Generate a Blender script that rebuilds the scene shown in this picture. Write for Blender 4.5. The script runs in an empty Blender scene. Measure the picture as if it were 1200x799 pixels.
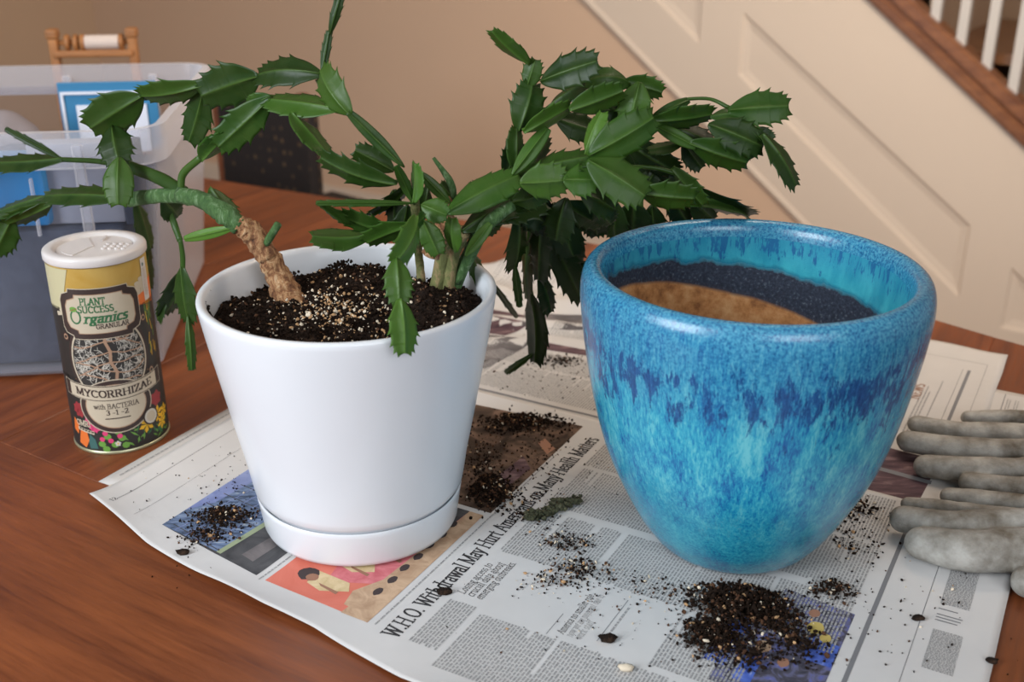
import bpy, bmesh, math, random
from mathutils import Vector, Matrix, noise
R = random.Random(7)
rad = math.radians
TZ = 0.75                      # table top height
CAMZ = TZ + 0.5875
FPX = 1300.0
PITCH = rad(22.75)
cs, sn = math.cos(PITCH), math.sin(PITCH)
scene = bpy.context.scene
COL = scene.collection

# ---------------------------------------------------------------- camera
cam_d = bpy.data.cameras.new('camera'); cam = bpy.data.objects.new('camera', cam_d); COL.objects.link(cam)
cam.location = (0, 0, CAMZ); cam.rotation_euler = (math.pi/2 - PITCH, 0, 0)
cam_d.sensor_width = 36; cam_d.lens = 36*FPX/1200; cam_d.clip_start = .02
cam_d.dof.use_dof = True; cam_d.dof.focus_distance = 1.04; cam_d.dof.aperture_fstop = 5.4
scene.camera = cam
# ---------------------------------------------------------------- world, lights, exposure
world = bpy.data.worlds.new('world'); scene.world = world; world.use_nodes = True
bg = world.node_tree.nodes['Background']; bg.inputs[0].default_value = (.86, .90, 1.0, 1); bg.inputs[1].default_value = .28
def area(name, loc, target, size, energy, color, sy=None):
    l = bpy.data.lights.new(name, 'AREA'); l.energy = energy; l.color = color; l.size = size
    if sy: l.shape = 'RECTANGLE'; l.size_y = sy
    o = bpy.data.objects.new(name, l); COL.objects.link(o); o.location = loc
    o.rotation_euler = (Vector(target)-Vector(loc)).to_track_quat('-Z', 'Y').to_euler()
    return o
area('window_light', (-1.9, -.45, 1.9), (0, 1.0, .85), 1.1, 63, (.88, .94, 1.0), 1.3)
area('second_window_light', (.9, -1.4, 2.1), (.3, 2.2, .9), 1.2, 26, (.93, .96, 1.0), 1.2)
area('room_lamp_light', (.7, 1.5, 2.25), (.5, 4.2, .9), .9, 43, (1.0, .84, .68))
vs = scene.view_settings
vs.view_transform = 'Standard'; vs.look = 'None'; vs.gamma = 1; vs.use_curve_mapping = False; vs.exposure = 0.08

# ---------------------------------------------------------------- helpers
def ray(px, py):
    x = (px-600)/FPX; u = (399.5-py)/FPX
    return Vector((x, cs+u*sn, -sn+u*cs))
def tab(px, py, z=0.0):
    r = ray(px, py); t = (z-(CAMZ-TZ))/r.z; return Vector((r.x*t, r.y*t, TZ+z))
def aty(px, py, Y):
    r = ray(px, py); t = Y/r.y; return Vector((r.x*t, Y, r.z*t+CAMZ))
def link(name, me, parent=None, mats=(), smooth=True, kind=None):
    o = bpy.data.objects.new(name, me); COL.objects.link(o)
    for m in mats: me.materials.append(m)
    if parent: o.parent = parent
    if kind: o['kind'] = kind
    if smooth:
        me.polygons.foreach_set('use_smooth', [True]*len(me.polygons))
    return o
def bmo(name, bm, mats, parent=None, smooth=True, kind=None, auto=None):
    bmesh.ops.recalc_face_normals(bm, faces=bm.faces[:])
    me = bpy.data.meshes.new(name); bm.to_mesh(me); bm.free()
    if not isinstance(mats, (list, tuple)): mats = [mats]
    o = link(name, me, parent, mats, smooth, kind)
    if auto:
        me.set_sharp_from_angle(angle=rad(auto))
    return o
def thing(name, label, cat, loc=(0, 0, 0), rz=0, group=None):
    o = bpy.data.objects.new(name, None); COL.objects.link(o); o.location = loc; o.rotation_euler = (0, 0, rz)
    o.empty_display_size = .05
    return tag(o, label, cat, group)
def tag(o, label, cat, group=None, kind=None):
    o['label'] = label; o['category'] = cat
    if group: o['group'] = group
    if kind: o['kind'] = kind
    return o
def lathe(prof, n=96, closed=False):
    bm = bmesh.new(); rings = []
    for r, z in prof:
        if r < 1e-6: rings.append([bm.verts.new((0, 0, z))])
        else: rings.append([bm.verts.new((r*math.cos(2*math.pi*i/n), r*math.sin(2*math.pi*i/n), z)) for i in range(n)])
    prs = list(zip(rings, rings[1:]))
    if closed: prs.append((rings[-1], rings[0]))
    for a, b in prs:
        for i in range(n):
            j = (i+1) % n
            if len(a) == 1: bm.faces.new((a[0], b[i], b[j]))
            elif len(b) == 1: bm.faces.new((a[i], a[j], b[0]))
            else: bm.faces.new((a[i], a[j], b[j], b[i]))
    return bm
def box(bm, c, s, M=None, bev=0):
    r = bmesh.ops.create_cube(bm, size=1)
    vs_ = r['verts']
    for v in vs_:
        v.co = Vector((v.co.x*s[0]+c[0], v.co.y*s[1]+c[1], v.co.z*s[2]+c[2]))
        if M: v.co = M @ v.co
    if bev:
        es = list({e for v in vs_ for e in v.link_edges})
        bmesh.ops.bevel(bm, geom=es, offset=bev, segments=2, affect='EDGES', profile=.5)
def smoothpath(pts, n):
    P = [Vector(p) for p in pts]
    if len(P) == 2: return [P[0].lerp(P[1], i/n) for i in range(n+1)]
    out = []; Q = [2*P[0]-P[1]]+P+[2*P[-1]-P[-2]]; m = len(P)-1
    for i in range(n+1):
        f = i/n*m; k = min(int(f), m-1); t = f-k
        a, b, c, d = Q[k:k+4]
        out.append(.5*((2*b)+(c-a)*t+(2*a-5*b+4*c-d)*t*t+(3*b-a-3*c+d)*t**3))
    return out
def tube(bm, pts, rads, seg=14, n=None, rough=0, seed=0, flat=1.0):
    n = n or (len(pts)-1)*6
    P = smoothpath(pts, n); rings = []
    for i, p in enumerate(P):
        f = i/n*(len(rads)-1); k = min(int(f), len(rads)-2) if len(rads) > 1 else 0
        r = rads[0] if len(rads) == 1 else rads[k]+(rads[k+1]-rads[k])*(f-k)
        d = (P[min(i+1, n)]-P[max(i-1, 0)]).normalized()
        ref = Vector((0, -1, .2)) if abs(d.dot(Vector((0, -1, .2)).normalized())) < .93 else Vector((1, 0, 0))
        s = d.cross(ref).normalized(); t = s.cross(d)
        ring = []
        for j in range(seg):
            a = 2*math.pi*j/seg
            q = p + (s*math.cos(a) + t*math.sin(a)*flat)*r*(1+rough*noise.noise(Vector((math.cos(a)*2+seed, math.sin(a)*2, i*.6))))
            ring.append(bm.verts.new(q))
        rings.append(ring)
    for a, b in zip(rings, rings[1:]):
        for j in range(seg): bm.faces.new((a[j], a[(j+1) % seg], b[(j+1) % seg], b[j]))
    for rg, p in ((rings[0], P[0]), (rings[-1], P[-1])):
        c = bm.verts.new(p)
        for j in range(seg): bm.faces.new((rg[j], rg[(j+1) % seg], c))

# ---------------------------------------------------------------- materials
def mat(name, col, rough=.5, metal=0, spec=.5, coat=0, ior=None):
    m = bpy.data.materials.new(name); m.use_nodes = True
    b = m.node_tree.nodes['Principled BSDF']
    b.inputs['Base Color'].default_value = (*col, 1); b.inputs['Roughness'].default_value = rough
    b.inputs['Metallic'].default_value = metal; b.inputs['Specular IOR Level'].default_value = spec
    b.inputs['Coat Weight'].default_value = coat
    return m
class N:
    def __init__(s, m): s.t = m.node_tree; s.b = s.t.nodes['Principled BSDF']
    def n(s, typ, **kw):
        nd = s.t.nodes.new('ShaderNode'+typ)
        for k, v in kw.items(): setattr(nd, k, v)
        return nd
    def l(s, a, b): s.t.links.new(a, b)
    def coord(s, scale=(1, 1, 1), kind='Object', off=None, rot=(0, 0, 0)):
        tc = s.n('TexCoord'); mp = s.n('Mapping'); mp.inputs['Scale'].default_value = scale; mp.inputs['Rotation'].default_value = rot
        s.l(tc.outputs[kind], mp.inputs['Vector'])
        if off is not None: s.l(off, mp.inputs['Location'])
        return mp.outputs[0]
    def noise(s, vec, scale, detail=4, rough=.55, dist=0):
        nd = s.n('TexNoise'); nd.inputs['Scale'].default_value = scale; nd.inputs['Detail'].default_value = detail
        nd.inputs['Roughness'].default_value = rough; nd.inputs['Distortion'].default_value = dist
        if vec is not None: s.l(vec, nd.inputs['Vector'])
        return nd.outputs['Fac']
    def ramp(s, fac, stops, interp='LINEAR'):
        nd = s.n('ValToRGB'); nd.color_ramp.interpolation = interp; e = nd.color_ramp.elements
        while len(e) < len(stops): e.new(.5)
        for i, (p, c) in enumerate(stops):
            e[i].position = p; e[i].color = (*c, 1) if len(c) == 3 else c
        s.l(fac, nd.inputs[0]); return nd.outputs[0]
    def mix(s, fac, a, b, mode='MIX'):
        nd = s.n('Mix', data_type='RGBA', blend_type=mode)
        for sock, v in ((nd.inputs[0], fac), (nd.inputs[6], a), (nd.inputs[7], b)):
            if isinstance(v, (int, float)): sock.default_value = v
            elif isinstance(v, tuple): sock.default_value = (*v, 1)
            else: s.l(v, sock)
        return nd.outputs[2]
    def math(s, op, a, b=0, c=None):
        nd = s.n('Math', operation=op)
        for i, v in enumerate((a, b) if c is None else (a, b, c)):
            if isinstance(v, (int, float)): nd.inputs[i].default_value = v
            else: s.l(v, nd.inputs[i])
        return nd.outputs[0]
    def bump(s, h, strength=.3, dist=.01):
        nd = s.n('Bump'); nd.inputs['Strength'].default_value = strength; nd.inputs['Distance'].default_value = dist
        s.l(h, nd.inputs['Height']); s.l(nd.outputs[0], s.b.inputs['Normal']); return nd
def g3(v): return (v, v, v)

def m_wood(name, dark, light, scale=1.0, rough=.38, coat=.25, stretch=(1.2, 16, 16)):
    m = mat(name, light, rough, coat=coat); k = N(m); k.b.inputs['Coat Roughness'].default_value = .25
    oi = k.n('ObjectInfo'); off = k.n('CombineXYZ'); r = k.math('MULTIPLY', oi.outputs['Random'], 37.0)
    k.l(r, off.inputs[0]); k.l(r, off.inputs[1])
    v = k.coord(tuple(a*scale for a in stretch), off=off.outputs[0])
    n1 = k.noise(v, 2.2, 6, .6, .35); n2 = k.noise(v, 14, 4, .6)
    v2 = k.coord((3*scale, 5*scale, 5*scale), off=off.outputs[0]); n3 = k.noise(v2, 1.0, 3)
    f = k.math('ADD', k.math('MULTIPLY', n1, .6), k.math('MULTIPLY', n2, .28)); f = k.math('ADD', f, k.math('MULTIPLY', n3, .30))
    c = k.ramp(f, [(.40, dark), (.56, tuple((a+b)/2 for a, b in zip(dark, light))), (.74, light)])
    sh = k.ramp(oi.outputs['Random'], [(0, g3(.86)), (1, g3(1.08))])
    k.l(k.mix(1, c, sh, 'MULTIPLY'), k.b.inputs['Base Color'])
    k.bump(n2, .12, .002)
    k.l(k.ramp(n2, [(.3, g3(rough-.06)), (.7, g3(rough+.1))]), k.b.inputs['Roughness'])
    return m
M_table = m_wood('table_wood', (.075, .0145, .0035), (.265, .072, .018), 1.0, .46, .05)
M_cap = m_wood('stair_cap_wood', (.10, .03, .012), (.30, .12, .045), 1.0, .4)
M_oak = m_wood('light_brown_wood', (.22, .085, .025), (.48, .21, .07), 2.0, .5, 0)
M_floor = m_wood('floor_wood', (.12, .06, .03), (.3, .17, .08), .8)
M_stairbrown = m_wood('stair_tread_wood', (.12, .05, .02), (.30, .14, .06), 1.0)
def m_wall(name, col):
    m = mat(name, col, .75, spec=.25); k = N(m); n = k.noise(k.coord((1, 1, 1)), 220, 3); k.bump(n, .05, .002)
    n2 = k.noise(k.coord((1, 1, 1)), 1.3, 2)
    k.l(k.mix(k.ramp(n2, [(.3, g3(0)), (.7, g3(1))]), tuple(c*.97 for c in col), col), k.b.inputs['Base Color'])
    return m
M_wall = m_wall('wall_paint', (.66, .475, .34)); M_wallL = m_wall('wall_paint_tan', (.58, .42, .29))
M_trim = m_wall('trim_paint', (.68, .58, .48)); M_ceil = m_wall('ceiling_paint', (.75, .7, .63))
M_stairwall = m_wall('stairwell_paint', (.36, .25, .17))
M_baluster = mat('baluster_paint', (.58, .55, .51), .45)
M_darktrim = mat('dark_trim', (.05, .02, .01), .5)

# newspaper
def m_paper(name, col):
    m = mat(name, col, .85, spec=.15); k = N(m); v = k.coord((1, 1, 1))
    n = k.noise(v, 9, 4); n2 = k.noise(v, 900, 2)
    k.l(k.mix(k.ramp(n, [(.3, g3(0)), (.7, g3(1))]), tuple(c*.93 for c in col), col), k.b.inputs['Base Color'])
    k.bump(k.noise(v, 14, 3), .35, .004)
    return m
M_paper = m_paper('newsprint', (.63, .62, .61)); M_paper2 = m_paper('newsprint_grey', (.56, .54, .52))
def m_ink(name, col, holes=.0):
    m = mat(name, col, .8, spec=.15)
    if holes:
        k = N(m); n = k.noise(k.coord((1, 1, 1)), 1900, 1)
        k.l(k.mix(k.ramp(n, [(.42, g3(0)), (.60, g3(1))]), col, (.5, .49, .48)), k.b.inputs['Base Color'])
    return m
M_ink = m_ink('black_ink', (.045, .043, .045)); M_text = m_ink('body_text_ink', (.17, .17, .175), .6); M_rule = m_ink('rule_ink', (.2, .2, .21))
def m_photo(name, stops, scale=60, dist=1.0, stretch=(1, 1, 1), rot=0, rough=.7):
    m = mat(name, stops[0][1], rough, spec=.25); k = N(m); v = k.coord(stretch, rot=(0, 0, rot))
    n = k.noise(v, scale, 5, .6, dist)
    k.l(k.ramp(n, stops), k.b.inputs['Base Color']); return m
M_ph_blue = m_photo('photo_blue_roof', [(.32, (.04, .055, .09)), (.46, (.12, .17, .28)), (.58, (.2, .27, .42)), (.72, (.42, .45, .46))], 50, .6, (1, 4, 1), rad(-40))
M_ph_sky = m_photo('photo_sky', [(.3, (.16, .2, .42)), (.7, (.3, .36, .6))], 30)
M_ph_dark = m_photo('photo_dark_ground', [(.3, (.035, .035, .04)), (.7, (.11, .11, .115))], 30)
M_ph_red = m_photo('photo_red_wall', [(.3, (.62, .16, .11)), (.7, (.72, .22, .16))], 20)
M_ph_pink = m_photo('photo_pink_cloth', [(.35, (.55, .13, .15)), (.65, (.70, .24, .26))], 60)
M_ph_tan = m_photo('photo_tan', [(.35, (.42, .27, .17)), (.65, (.6, .42, .28))], 60)
M_ph_cream = m_photo('photo_cream', [(.35, (.55, .42, .22)), (.65, (.7, .56, .34))], 80)
M_ph_skin = mat('photo_skin', (.32, .16, .1), .8); M_ph_hair = mat('photo_hair', (.05, .035, .035), .8)
M_ph_brown = m_photo('photo_dark_brown', [(.3, (.025, .016, .012)), (.46, (.07, .045, .032)), (.6, (.16, .10, .07)), (.75, (.26, .17, .13))], 26, 1.4)
M_ph_crowd = m_photo('photo_crowd', [(.30, (.03, .03, .045)), (.45, (.08, .075, .1)), (.55, (.14, .14, .25)), (.63, (.10, .12, .38)), (.75, (.42, .36, .3))], 75, 1.2)
M_ph_royal = m_photo('photo_royal_blue', [(.35, (.04, .08, .38)), (.6, (.10, .17, .55)), (.75, (.4, .45, .7))], 90, 1)
M_ph_purple = m_photo('photo_purple', [(.3, (.045, .025, .035)), (.55, (.12, .07, .08)), (.75, (.3, .2, .2))], 24, .5, (1, 4, 1), rad(61))
M_ph_grey = m_photo('photo_grey', [(.3, (.06, .055, .06)), (.7, (.2, .18, .18))], 18)
M_block = m_ink('dense_print', (.11, .11, .115), .6)

# pots
M_white = mat('white_glazed_ceramic', (.76, .79, .83), .25, coat=.2)
k = N(M_white); k.bump(k.noise(k.coord((1, 1, 1)), 9, 2), .08, .004)
M_terra = None
def m_glaze():
    m = mat('turquoise_glaze', (.03, .4, .5), .20, coat=.2); k = N(m); k.b.inputs['Coat Roughness'].default_value = .07
    tc = k.n('TexCoord'); sp = k.n('SeparateXYZ'); k.l(tc.outputs['Object'], sp.inputs[0]); z = sp.outputs[2]
    iso = k.coord((1, 1, 1))
    nA = k.noise(k.coord((60, 60, 9)), 1, 4, .6, .3); nB = k.noise(k.coord((460, 460, 75)), 1, 4, .75, .6); nC = k.noise(iso, 420, 4, .65); nD = k.noise(iso, 24, 4, .6)
    nF = k.noise(k.coord((230, 230, 45)), 1, 5, .75, .5)
    base = k.ramp(k.math('ADD', k.math('MULTIPLY', nA, .45), k.math('MULTIPLY', nB, .55)),
                  [(.38, (.004, .085, .30)), (.45, (.010, .21, .42)), (.52, (.030, .35, .50)), (.62, (.13, .50, .58))])
    low = k.ramp(k.math('ADD', k.math('MULTIPLY', nC, .6), k.math('MULTIPLY', nD, .4)), [(.40, (.005, .12, .26)), (.5, (.014, .26, .39)), (.60, (.05, .38, .48))])
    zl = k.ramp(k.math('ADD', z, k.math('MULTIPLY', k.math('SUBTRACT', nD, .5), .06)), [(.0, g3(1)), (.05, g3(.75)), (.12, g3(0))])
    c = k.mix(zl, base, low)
    zz = k.math('ADD', z, k.math('MULTIPLY', k.math('SUBTRACT', nD, .5), .07))
    # bluer haze of glaze under the rim, dense dark drips in it, and lone drips lower down
    haze = k.ramp(zz, [(.175, g3(0)), (.215, g3(.55)), (.25, g3(.8)), (.3, g3(.8))])
    c = k.mix(haze, c, k.ramp(k.math('ADD', k.math('MULTIPLY', nB, .5), k.math('MULTIPLY', nC, .5)), [(.40, (.006, .055, .20)), (.48, (.020, .17, .36)), (.56, (.05, .28, .46)), (.66, (.14, .38, .52))]))
    band = k.ramp(zz, [(.13, g3(0)), (.175, g3(.35)), (.195, g3(.85)), (.218, g3(1)), (.232, g3(.45)), (.246, g3(.05))])
    blot = k.math('ADD', k.math('MULTIPLY', k.noise(k.coord((85, 85, 24)), 1, 6, .75, .8), .6), k.math('MULTIPLY', nF, .4))
    msk = k.ramp(k.math('ADD', blot, k.math('MULTIPLY', band, .145)), [(.61, g3(0)), (.655, g3(.95))])
    c = k.mix(msk, c, k.ramp(nB, [(.35, (.004, .035, .14)), (.65, (.010, .10, .30))]))
    rimz = k.ramp(zz, [(.25, g3(0)), (.27, g3(1))])
    speck = k.ramp(nC, [(.36, (.018, .10, .24)), (.46, (.045, .22, .38)), (.56, (.07, .33, .50)), (.72, (.18, .42, .54))])
    c = k.mix(k.math('MULTIPLY', rimz, .75), c, speck)
    k.l(c, k.b.inputs['Base Color'])
    k.bump(k.math('ADD', nB, k.math('MULTIPLY', nC, .3)), .12, .003)
    return m
M_glaze = m_glaze()
def m_inside():
    m = mat('inside_glaze_and_clay', (.1, .4, .5), .3); k = N(m)
    tc = k.n('TexCoord'); sp = k.n('SeparateXYZ'); k.l(tc.outputs['Object'], sp.inputs[0]); x, y, z = sp.outputs
    iso = k.coord((1, 1, 1)); nE = k.noise(iso, 30, 4, .6); nC = k.noise(iso, 350, 3)
    st = k.math('ADD', k.math('MULTIPLY', k.noise(k.coord((110, 110, 28)), 1, 4, .65, .4), .6), k.math('MULTIPLY', k.noise(k.coord((300, 300, 60)), 1, 3, .7), .4))
    gl = k.ramp(k.noise(k.coord((60, 60, 24)), 1, 4), [(.35, (.02, .28, .40)), (.65, (.05, .42, .52))])
    up = k.ramp(z, [(.228, g3(0)), (.248, g3(.75)), (.27, g3(1))])
    dr = k.ramp(k.math('ADD', st, k.math('MULTIPLY', up, .13)), [(.60, g3(0)), (.66, g3(.9))])
    gl = k.mix(dr, gl, (.010, .07, .25)); gl = k.mix(k.math('MULTIPLY', up, .55), gl, (.03, .20, .38))
    # glaze ends along a slanting ragged line, bare dark body below, then brushed clay
    zs = k.math('SUBTRACT', k.math('ADD', k.math('ADD', z, k.math('MULTIPLY', x, .12)), k.math('MULTIPLY', k.math('SUBTRACT', nE, .5), .020)), .228)
    navy = k.ramp(nC, [(.35, (.008, .014, .03)), (.6, (.022, .034, .06)), (.72, (.09, .11, .14))])
    edge = k.ramp(zs, [(.0, g3(0)), (.0012, g3(1)), (.0032, g3(1)), (.0045, g3(0))])
    c = k.mix(k.ramp(zs, [(.0, g3(0)), (.0015, g3(1))]), navy, gl); c = k.mix(edge, c, (.006, .02, .10))
    zb = k.math('SUBTRACT', k.math('ADD', k.math('ADD', z, k.math('MULTIPLY', x, .23)), k.math('MULTIPLY', k.math('SUBTRACT', nE, .5), .006)), .2)
    clay = k.ramp(k.noise(iso, 60, 5, .65), [(.32, (.22, .085, .025)), (.5, (.46, .21, .07)), (.68, (.60, .34, .15))])
    c = k.mix(k.ramp(zb, [(.0, g3(0)), (.004, g3(1))]), clay, c)
    k.l(c, k.b.inputs['Base Color'])
    k.l(k.ramp(zs, [(0, g3(.8)), (.002, g3(.2))]), k.b.inputs['Roughness'])
    k.bump(nC, .1, .003); return m
M_inside = m_inside()

def m_soil():
    m = mat('soil', (.02, .012, .008), .95, spec=.2); k = N(m); v = k.coord((1, 1, 1))
    k.l(k.ramp(k.noise(v, 120, 5, .7), [(.3, (.006, .004, .003)), (.5, (.022, .013, .009)), (.7, (.075, .042, .026))]), k.b.inputs['Base Color'])
    k.bump(k.noise(v, 500, 4, .7), .8, .004); return m
M_soil = m_soil()
M_crumb = mat('soil_crumb', (.016, .0095, .0065), .95, spec=.1); M_crumb2 = mat('brown_bark_crumb', (.085, .042, .024), .9, spec=.1)
M_perl = mat('perlite', (.72, .62, .48), .9, spec=.2); M_verm = mat('vermiculite', (.50, .30, .15), .8, spec=.3)
def m_leaf():
    m = mat('cactus_leaf', (.05, .16, .03), .42, spec=.32); k = N(m)
    oi = k.n('ObjectInfo'); at = k.n('Attribute', attribute_name='rib')
    n = k.noise(k.coord((1, 1, 1)), 40, 4, .6)
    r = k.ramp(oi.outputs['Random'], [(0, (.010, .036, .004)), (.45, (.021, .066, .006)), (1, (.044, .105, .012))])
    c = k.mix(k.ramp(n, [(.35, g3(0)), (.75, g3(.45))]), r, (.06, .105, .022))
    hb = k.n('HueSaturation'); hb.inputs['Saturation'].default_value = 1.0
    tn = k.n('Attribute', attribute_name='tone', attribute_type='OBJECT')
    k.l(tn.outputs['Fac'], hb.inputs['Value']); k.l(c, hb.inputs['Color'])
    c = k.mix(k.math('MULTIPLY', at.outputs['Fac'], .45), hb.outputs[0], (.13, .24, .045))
    k.l(c, k.b.inputs['Base Color']); k.bump(n, .2, .003)
    tr = k.n('BsdfTranslucent'); k.l(k.mix(.5, c, (.12, .35, .02)), tr.inputs[0])
    mx = k.n('MixShader'); mx.inputs[0].default_value = .14
    out = k.t.nodes['Material Output']; k.l(k.b.outputs[0], mx.inputs[1]); k.l(tr.outputs[0], mx.inputs[2]); k.l(mx.outputs[0], out.inputs[0])
    return m
M_leaf = m_leaf()
def m_bark(name, stops, sc=60):
    m = mat(name, stops[0][1], .8); k = N(m); v = k.coord((1, 1, .45)); n = k.noise(v, sc, 6, .7, .5)
    k.l(k.ramp(n, stops), k.b.inputs['Base Color']); k.bump(n, .8, .006); return m
M_bark = m_bark('woody_bark', [(.32, (.06, .022, .010)), (.45, (.26, .11, .045)), (.56, (.50, .28, .13)), (.70, (.68, .50, .32))], 190)
M_stem = m_bark('old_green_stem', [(.35, (.03, .085, .02)), (.52, (.06, .14, .035)), (.64, (.15, .25, .12)), (.74, (.45, .45, .30))], 160)
M_stembrown = m_bark('greenish_brown_stem', [(.35, (.09, .10, .03)), (.5, (.17, .18, .06)), (.62, (.34, .24, .12)), (.75, (.5, .38, .2))], 80)
def m_glove():
    m = mat('grey_rubber', (.30, .29, .27), .6, spec=.35); k = N(m); v = k.coord((1, 1, 1))
    n = k.noise(v, 28, 5, .6); n2 = k.noise(v, 260, 3)
    k.l(k.ramp(n, [(.32, (.12, .10, .075)), (.48, (.26, .245, .215)), (.64, (.42, .405, .37))]), k.b.inputs['Base Color'])
    k.bump(k.math('ADD', n2, k.math('MULTIPLY', n, 2)), .25, .003); return m
M_glove = m_glove()
def m_bin():
    m = mat('clear_milky_plastic', (.78, .78, .82), .28); k = N(m)
    tr = k.n('BsdfTransparent'); tr.inputs[0].default_value = (.93, .94, .97, 1); mx = k.n('MixShader'); lw = k.n('LayerWeight'); lw.inputs[0].default_value = .35; k.l(k.math('MULTIPLY_ADD', lw.outputs['Facing'], .55, .0), mx.inputs[0]); mx.label = 'm'
    out = k.t.nodes['Material Output']; k.l(tr.outputs[0], mx.inputs[1]); k.l(k.b.outputs[0], mx.inputs[2]); k.l(mx.outputs[0], out.inputs[0]); return m
M_bin = m_bin(); M_binrim = m_bin(); M_binrim.name = 'clear_plastic_rim'
[n for n in M_binrim.node_tree.nodes if n.type == 'MATH'][0].inputs[2].default_value = .22

# ================================================================ SETTING
P0 = Vector((-1.015, 4.77, 0)); D = Vector((.829, -.559, 0)).normalized(); NW = Vector((-.559, -.829, 0)).normalized()
def W(kk, z, out=0.0): return P0 + D*kk + NW*out + Vector((0, 0, z))
def wallat(px, py, off=0.0):
    r = ray(px, py); base = P0 + NW*off; t = base.dot(NW)/r.dot(NW); q = r*t
    return (q-base).dot(D), q.z+CAMZ
def prism(bm, poly, out0, out1, mi=0):
    A = [bm.verts.new(W(k_, z_, out0)) for k_, z_ in poly]; B = [bm.verts.new(W(k_, z_, out1)) for k_, z_ in poly]
    n = len(poly); fs = [bm.faces.new(A), bm.faces.new(B[::-1])]
    for i in range(n): fs.append(bm.faces.new((A[i], A[(i+1) % n], B[(i+1) % n], B[i])))
    for f in fs: f.material_index = mi
    return fs
SL = -.759
def caplow(k_): return 1.002+SL*(k_-2.494)
bm = bmesh.new(); box(bm, (0, 2.6, -.03), (8, 8.4, .06)); fl = bmo('floor', bm, M_floor, smooth=False, kind='structure')
bm = bmesh.new(); box(bm, (0, 2.6, 2.53), (8, 8.4, .06)); bmo('ceiling', bm, M_ceil, smooth=False, kind='structure')
bm = bmesh.new()
kt = (2.5-1.002)/SL+2.494
prism(bm, [(-1.149, 0), (3.92, 0), (3.92, 0.02), (2.494+(.02-1.002)/SL-.0, .02), (kt, 2.5), (-1.149, 2.5)], 0, -.10)
wr = bmo('wall_right', bm, M_wall, smooth=False, kind='structure')
cor = W(-1.149, 0); D2 = NW
bm = bmesh.new()
q = [cor - D*.1, cor, cor+D2*5.2, cor+D2*5.2-D*.1]
lo = [bm.verts.new(v) for v in q]; hi = [bm.verts.new(v+Vector((0, 0, 2.5))) for v in q]
bm.faces.new(lo); bm.faces.new(hi)
for i in range(4): bm.faces.new((lo[i], lo[(i+1) % 4], hi[(i+1) % 4], hi[i]))
bmo('wall_left', bm, M_wallL, smooth=False, kind='structure')
bm = bmesh.new(); prism(bm, [(-1.149, 0), (2.62, 0), (2.50, .10), (-1.149, .10)], .001, .016); prism(bm, [(-1.149, .10), (2.50, .10), (2.46, .124), (-1.149, .124)], .001, .010)
bmo('baseboard_right', bm, M_trim, smooth=False, kind='structure')
# face board of the stair with its moulding, slightly proud of the wall
def strip(bm, a, b, wd, o0, o1, bevel=.4):
    """moulding strip from a to b (k,z) with a trapezoid cross-section"""
    a = Vector(a); b = Vector(b); d = (b-a).normalized(); n = Vector((-d.y, d.x))
    rows = []
    for p, e in ((a, -1), (b, 1)):
        row = []
        for s, o in ((-.5, o0), (-.3, o1*.75), (0, o1), (.3, o1*.75), (.5, o0)):
            qq = p + n*wd*s + d*e*wd*.0
            row.append(bm.verts.new(W(qq.x, qq.y, o)))
        rows.append(row)
    for i in range(4): bm.faces.new((rows[0][i], rows[0][i+1], rows[1][i+1], rows[1][i]))
    bm.faces.new(rows[0]); bm.faces.new(rows[1][::-1])
kb = 1.538; zb = .949; PROUD = .014
def lineA(k_): return zb - .776*(k_-kb)
kk0 = kb-(2.4-zb)/.776
outer = [(kk0, lineA(kk0)), (2.72, lineA(2.72)), (3.75, lineA(2.72)), (3.75, .06), (kt+.06, 2.46)]
panels = [[(2.099, .952), (2.099, .752), (2.871, .152), (2.871, .385)], [(1.22, 1.63), (1.22, 1.405), (1.963, .833), (1.963, 1.06)], [(2.995, .285), (2.995, .085), (3.19, .085), (3.19, .138)]]
bm = bmesh.new(); es = []; loops = []
for lp_ in [outer]+panels:
    vv = [bm.verts.new(W(x, y, PROUD)) for x, y in lp_]; loops.append(vv); es += [bm.edges.new((vv[i], vv[(i+1) % len(vv)])) for i in range(len(vv))]
bmesh.ops.triangle_fill(bm, use_beauty=True, use_dissolve=False, edges=es, normal=NW)
vv = loops[0]; lw_ = [bm.verts.new(W(x, y, 0)) for x, y in outer]
for i in range(len(vv)): bm.faces.new((vv[i], vv[(i+1) % len(vv)], lw_[(i+1) % len(vv)], lw_[i]))
bmo('stair_face_board', bm, M_trim, wr, smooth=False)
bm = bmesh.new(); strip(bm, (kk0, lineA(kk0)), (2.72, lineA(2.72)), .036, .0, .022); bmo('diagonal_moulding', bm, M_trim, wr, auto=30)
def panel(pts):
    bm = bmesh.new(); n = len(pts); rings = []
    for inset, o in ((0, PROUD), (.004, PROUD-.001), (.010, .006), (.028, .0022), (.030, .001)):
        ring = []
        for i in range(n):
            p = Vector(pts[i]); a = (Vector(pts[i-1])-p).normalized(); b = (Vector(pts[(i+1) % n])-p).normalized()
            sa = abs(a.x*b.y-a.y*b.x); qq = p+(a+b)*inset/max(sa, .2)
            ring.append(bm.verts.new(W(qq.x, qq.y, o)))
        rings.append(ring)
    for A, B in zip(rings, rings[1:]):
        for i in range(n): bm.faces.new((A[i], A[(i+1) % n], B[(i+1) % n], B[i]))
    bm.faces.new(rings[-1]); bmo('recessed_panel', bm, M_trim, wr, smooth=False)
for p_ in panels: panel(p_)
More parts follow.
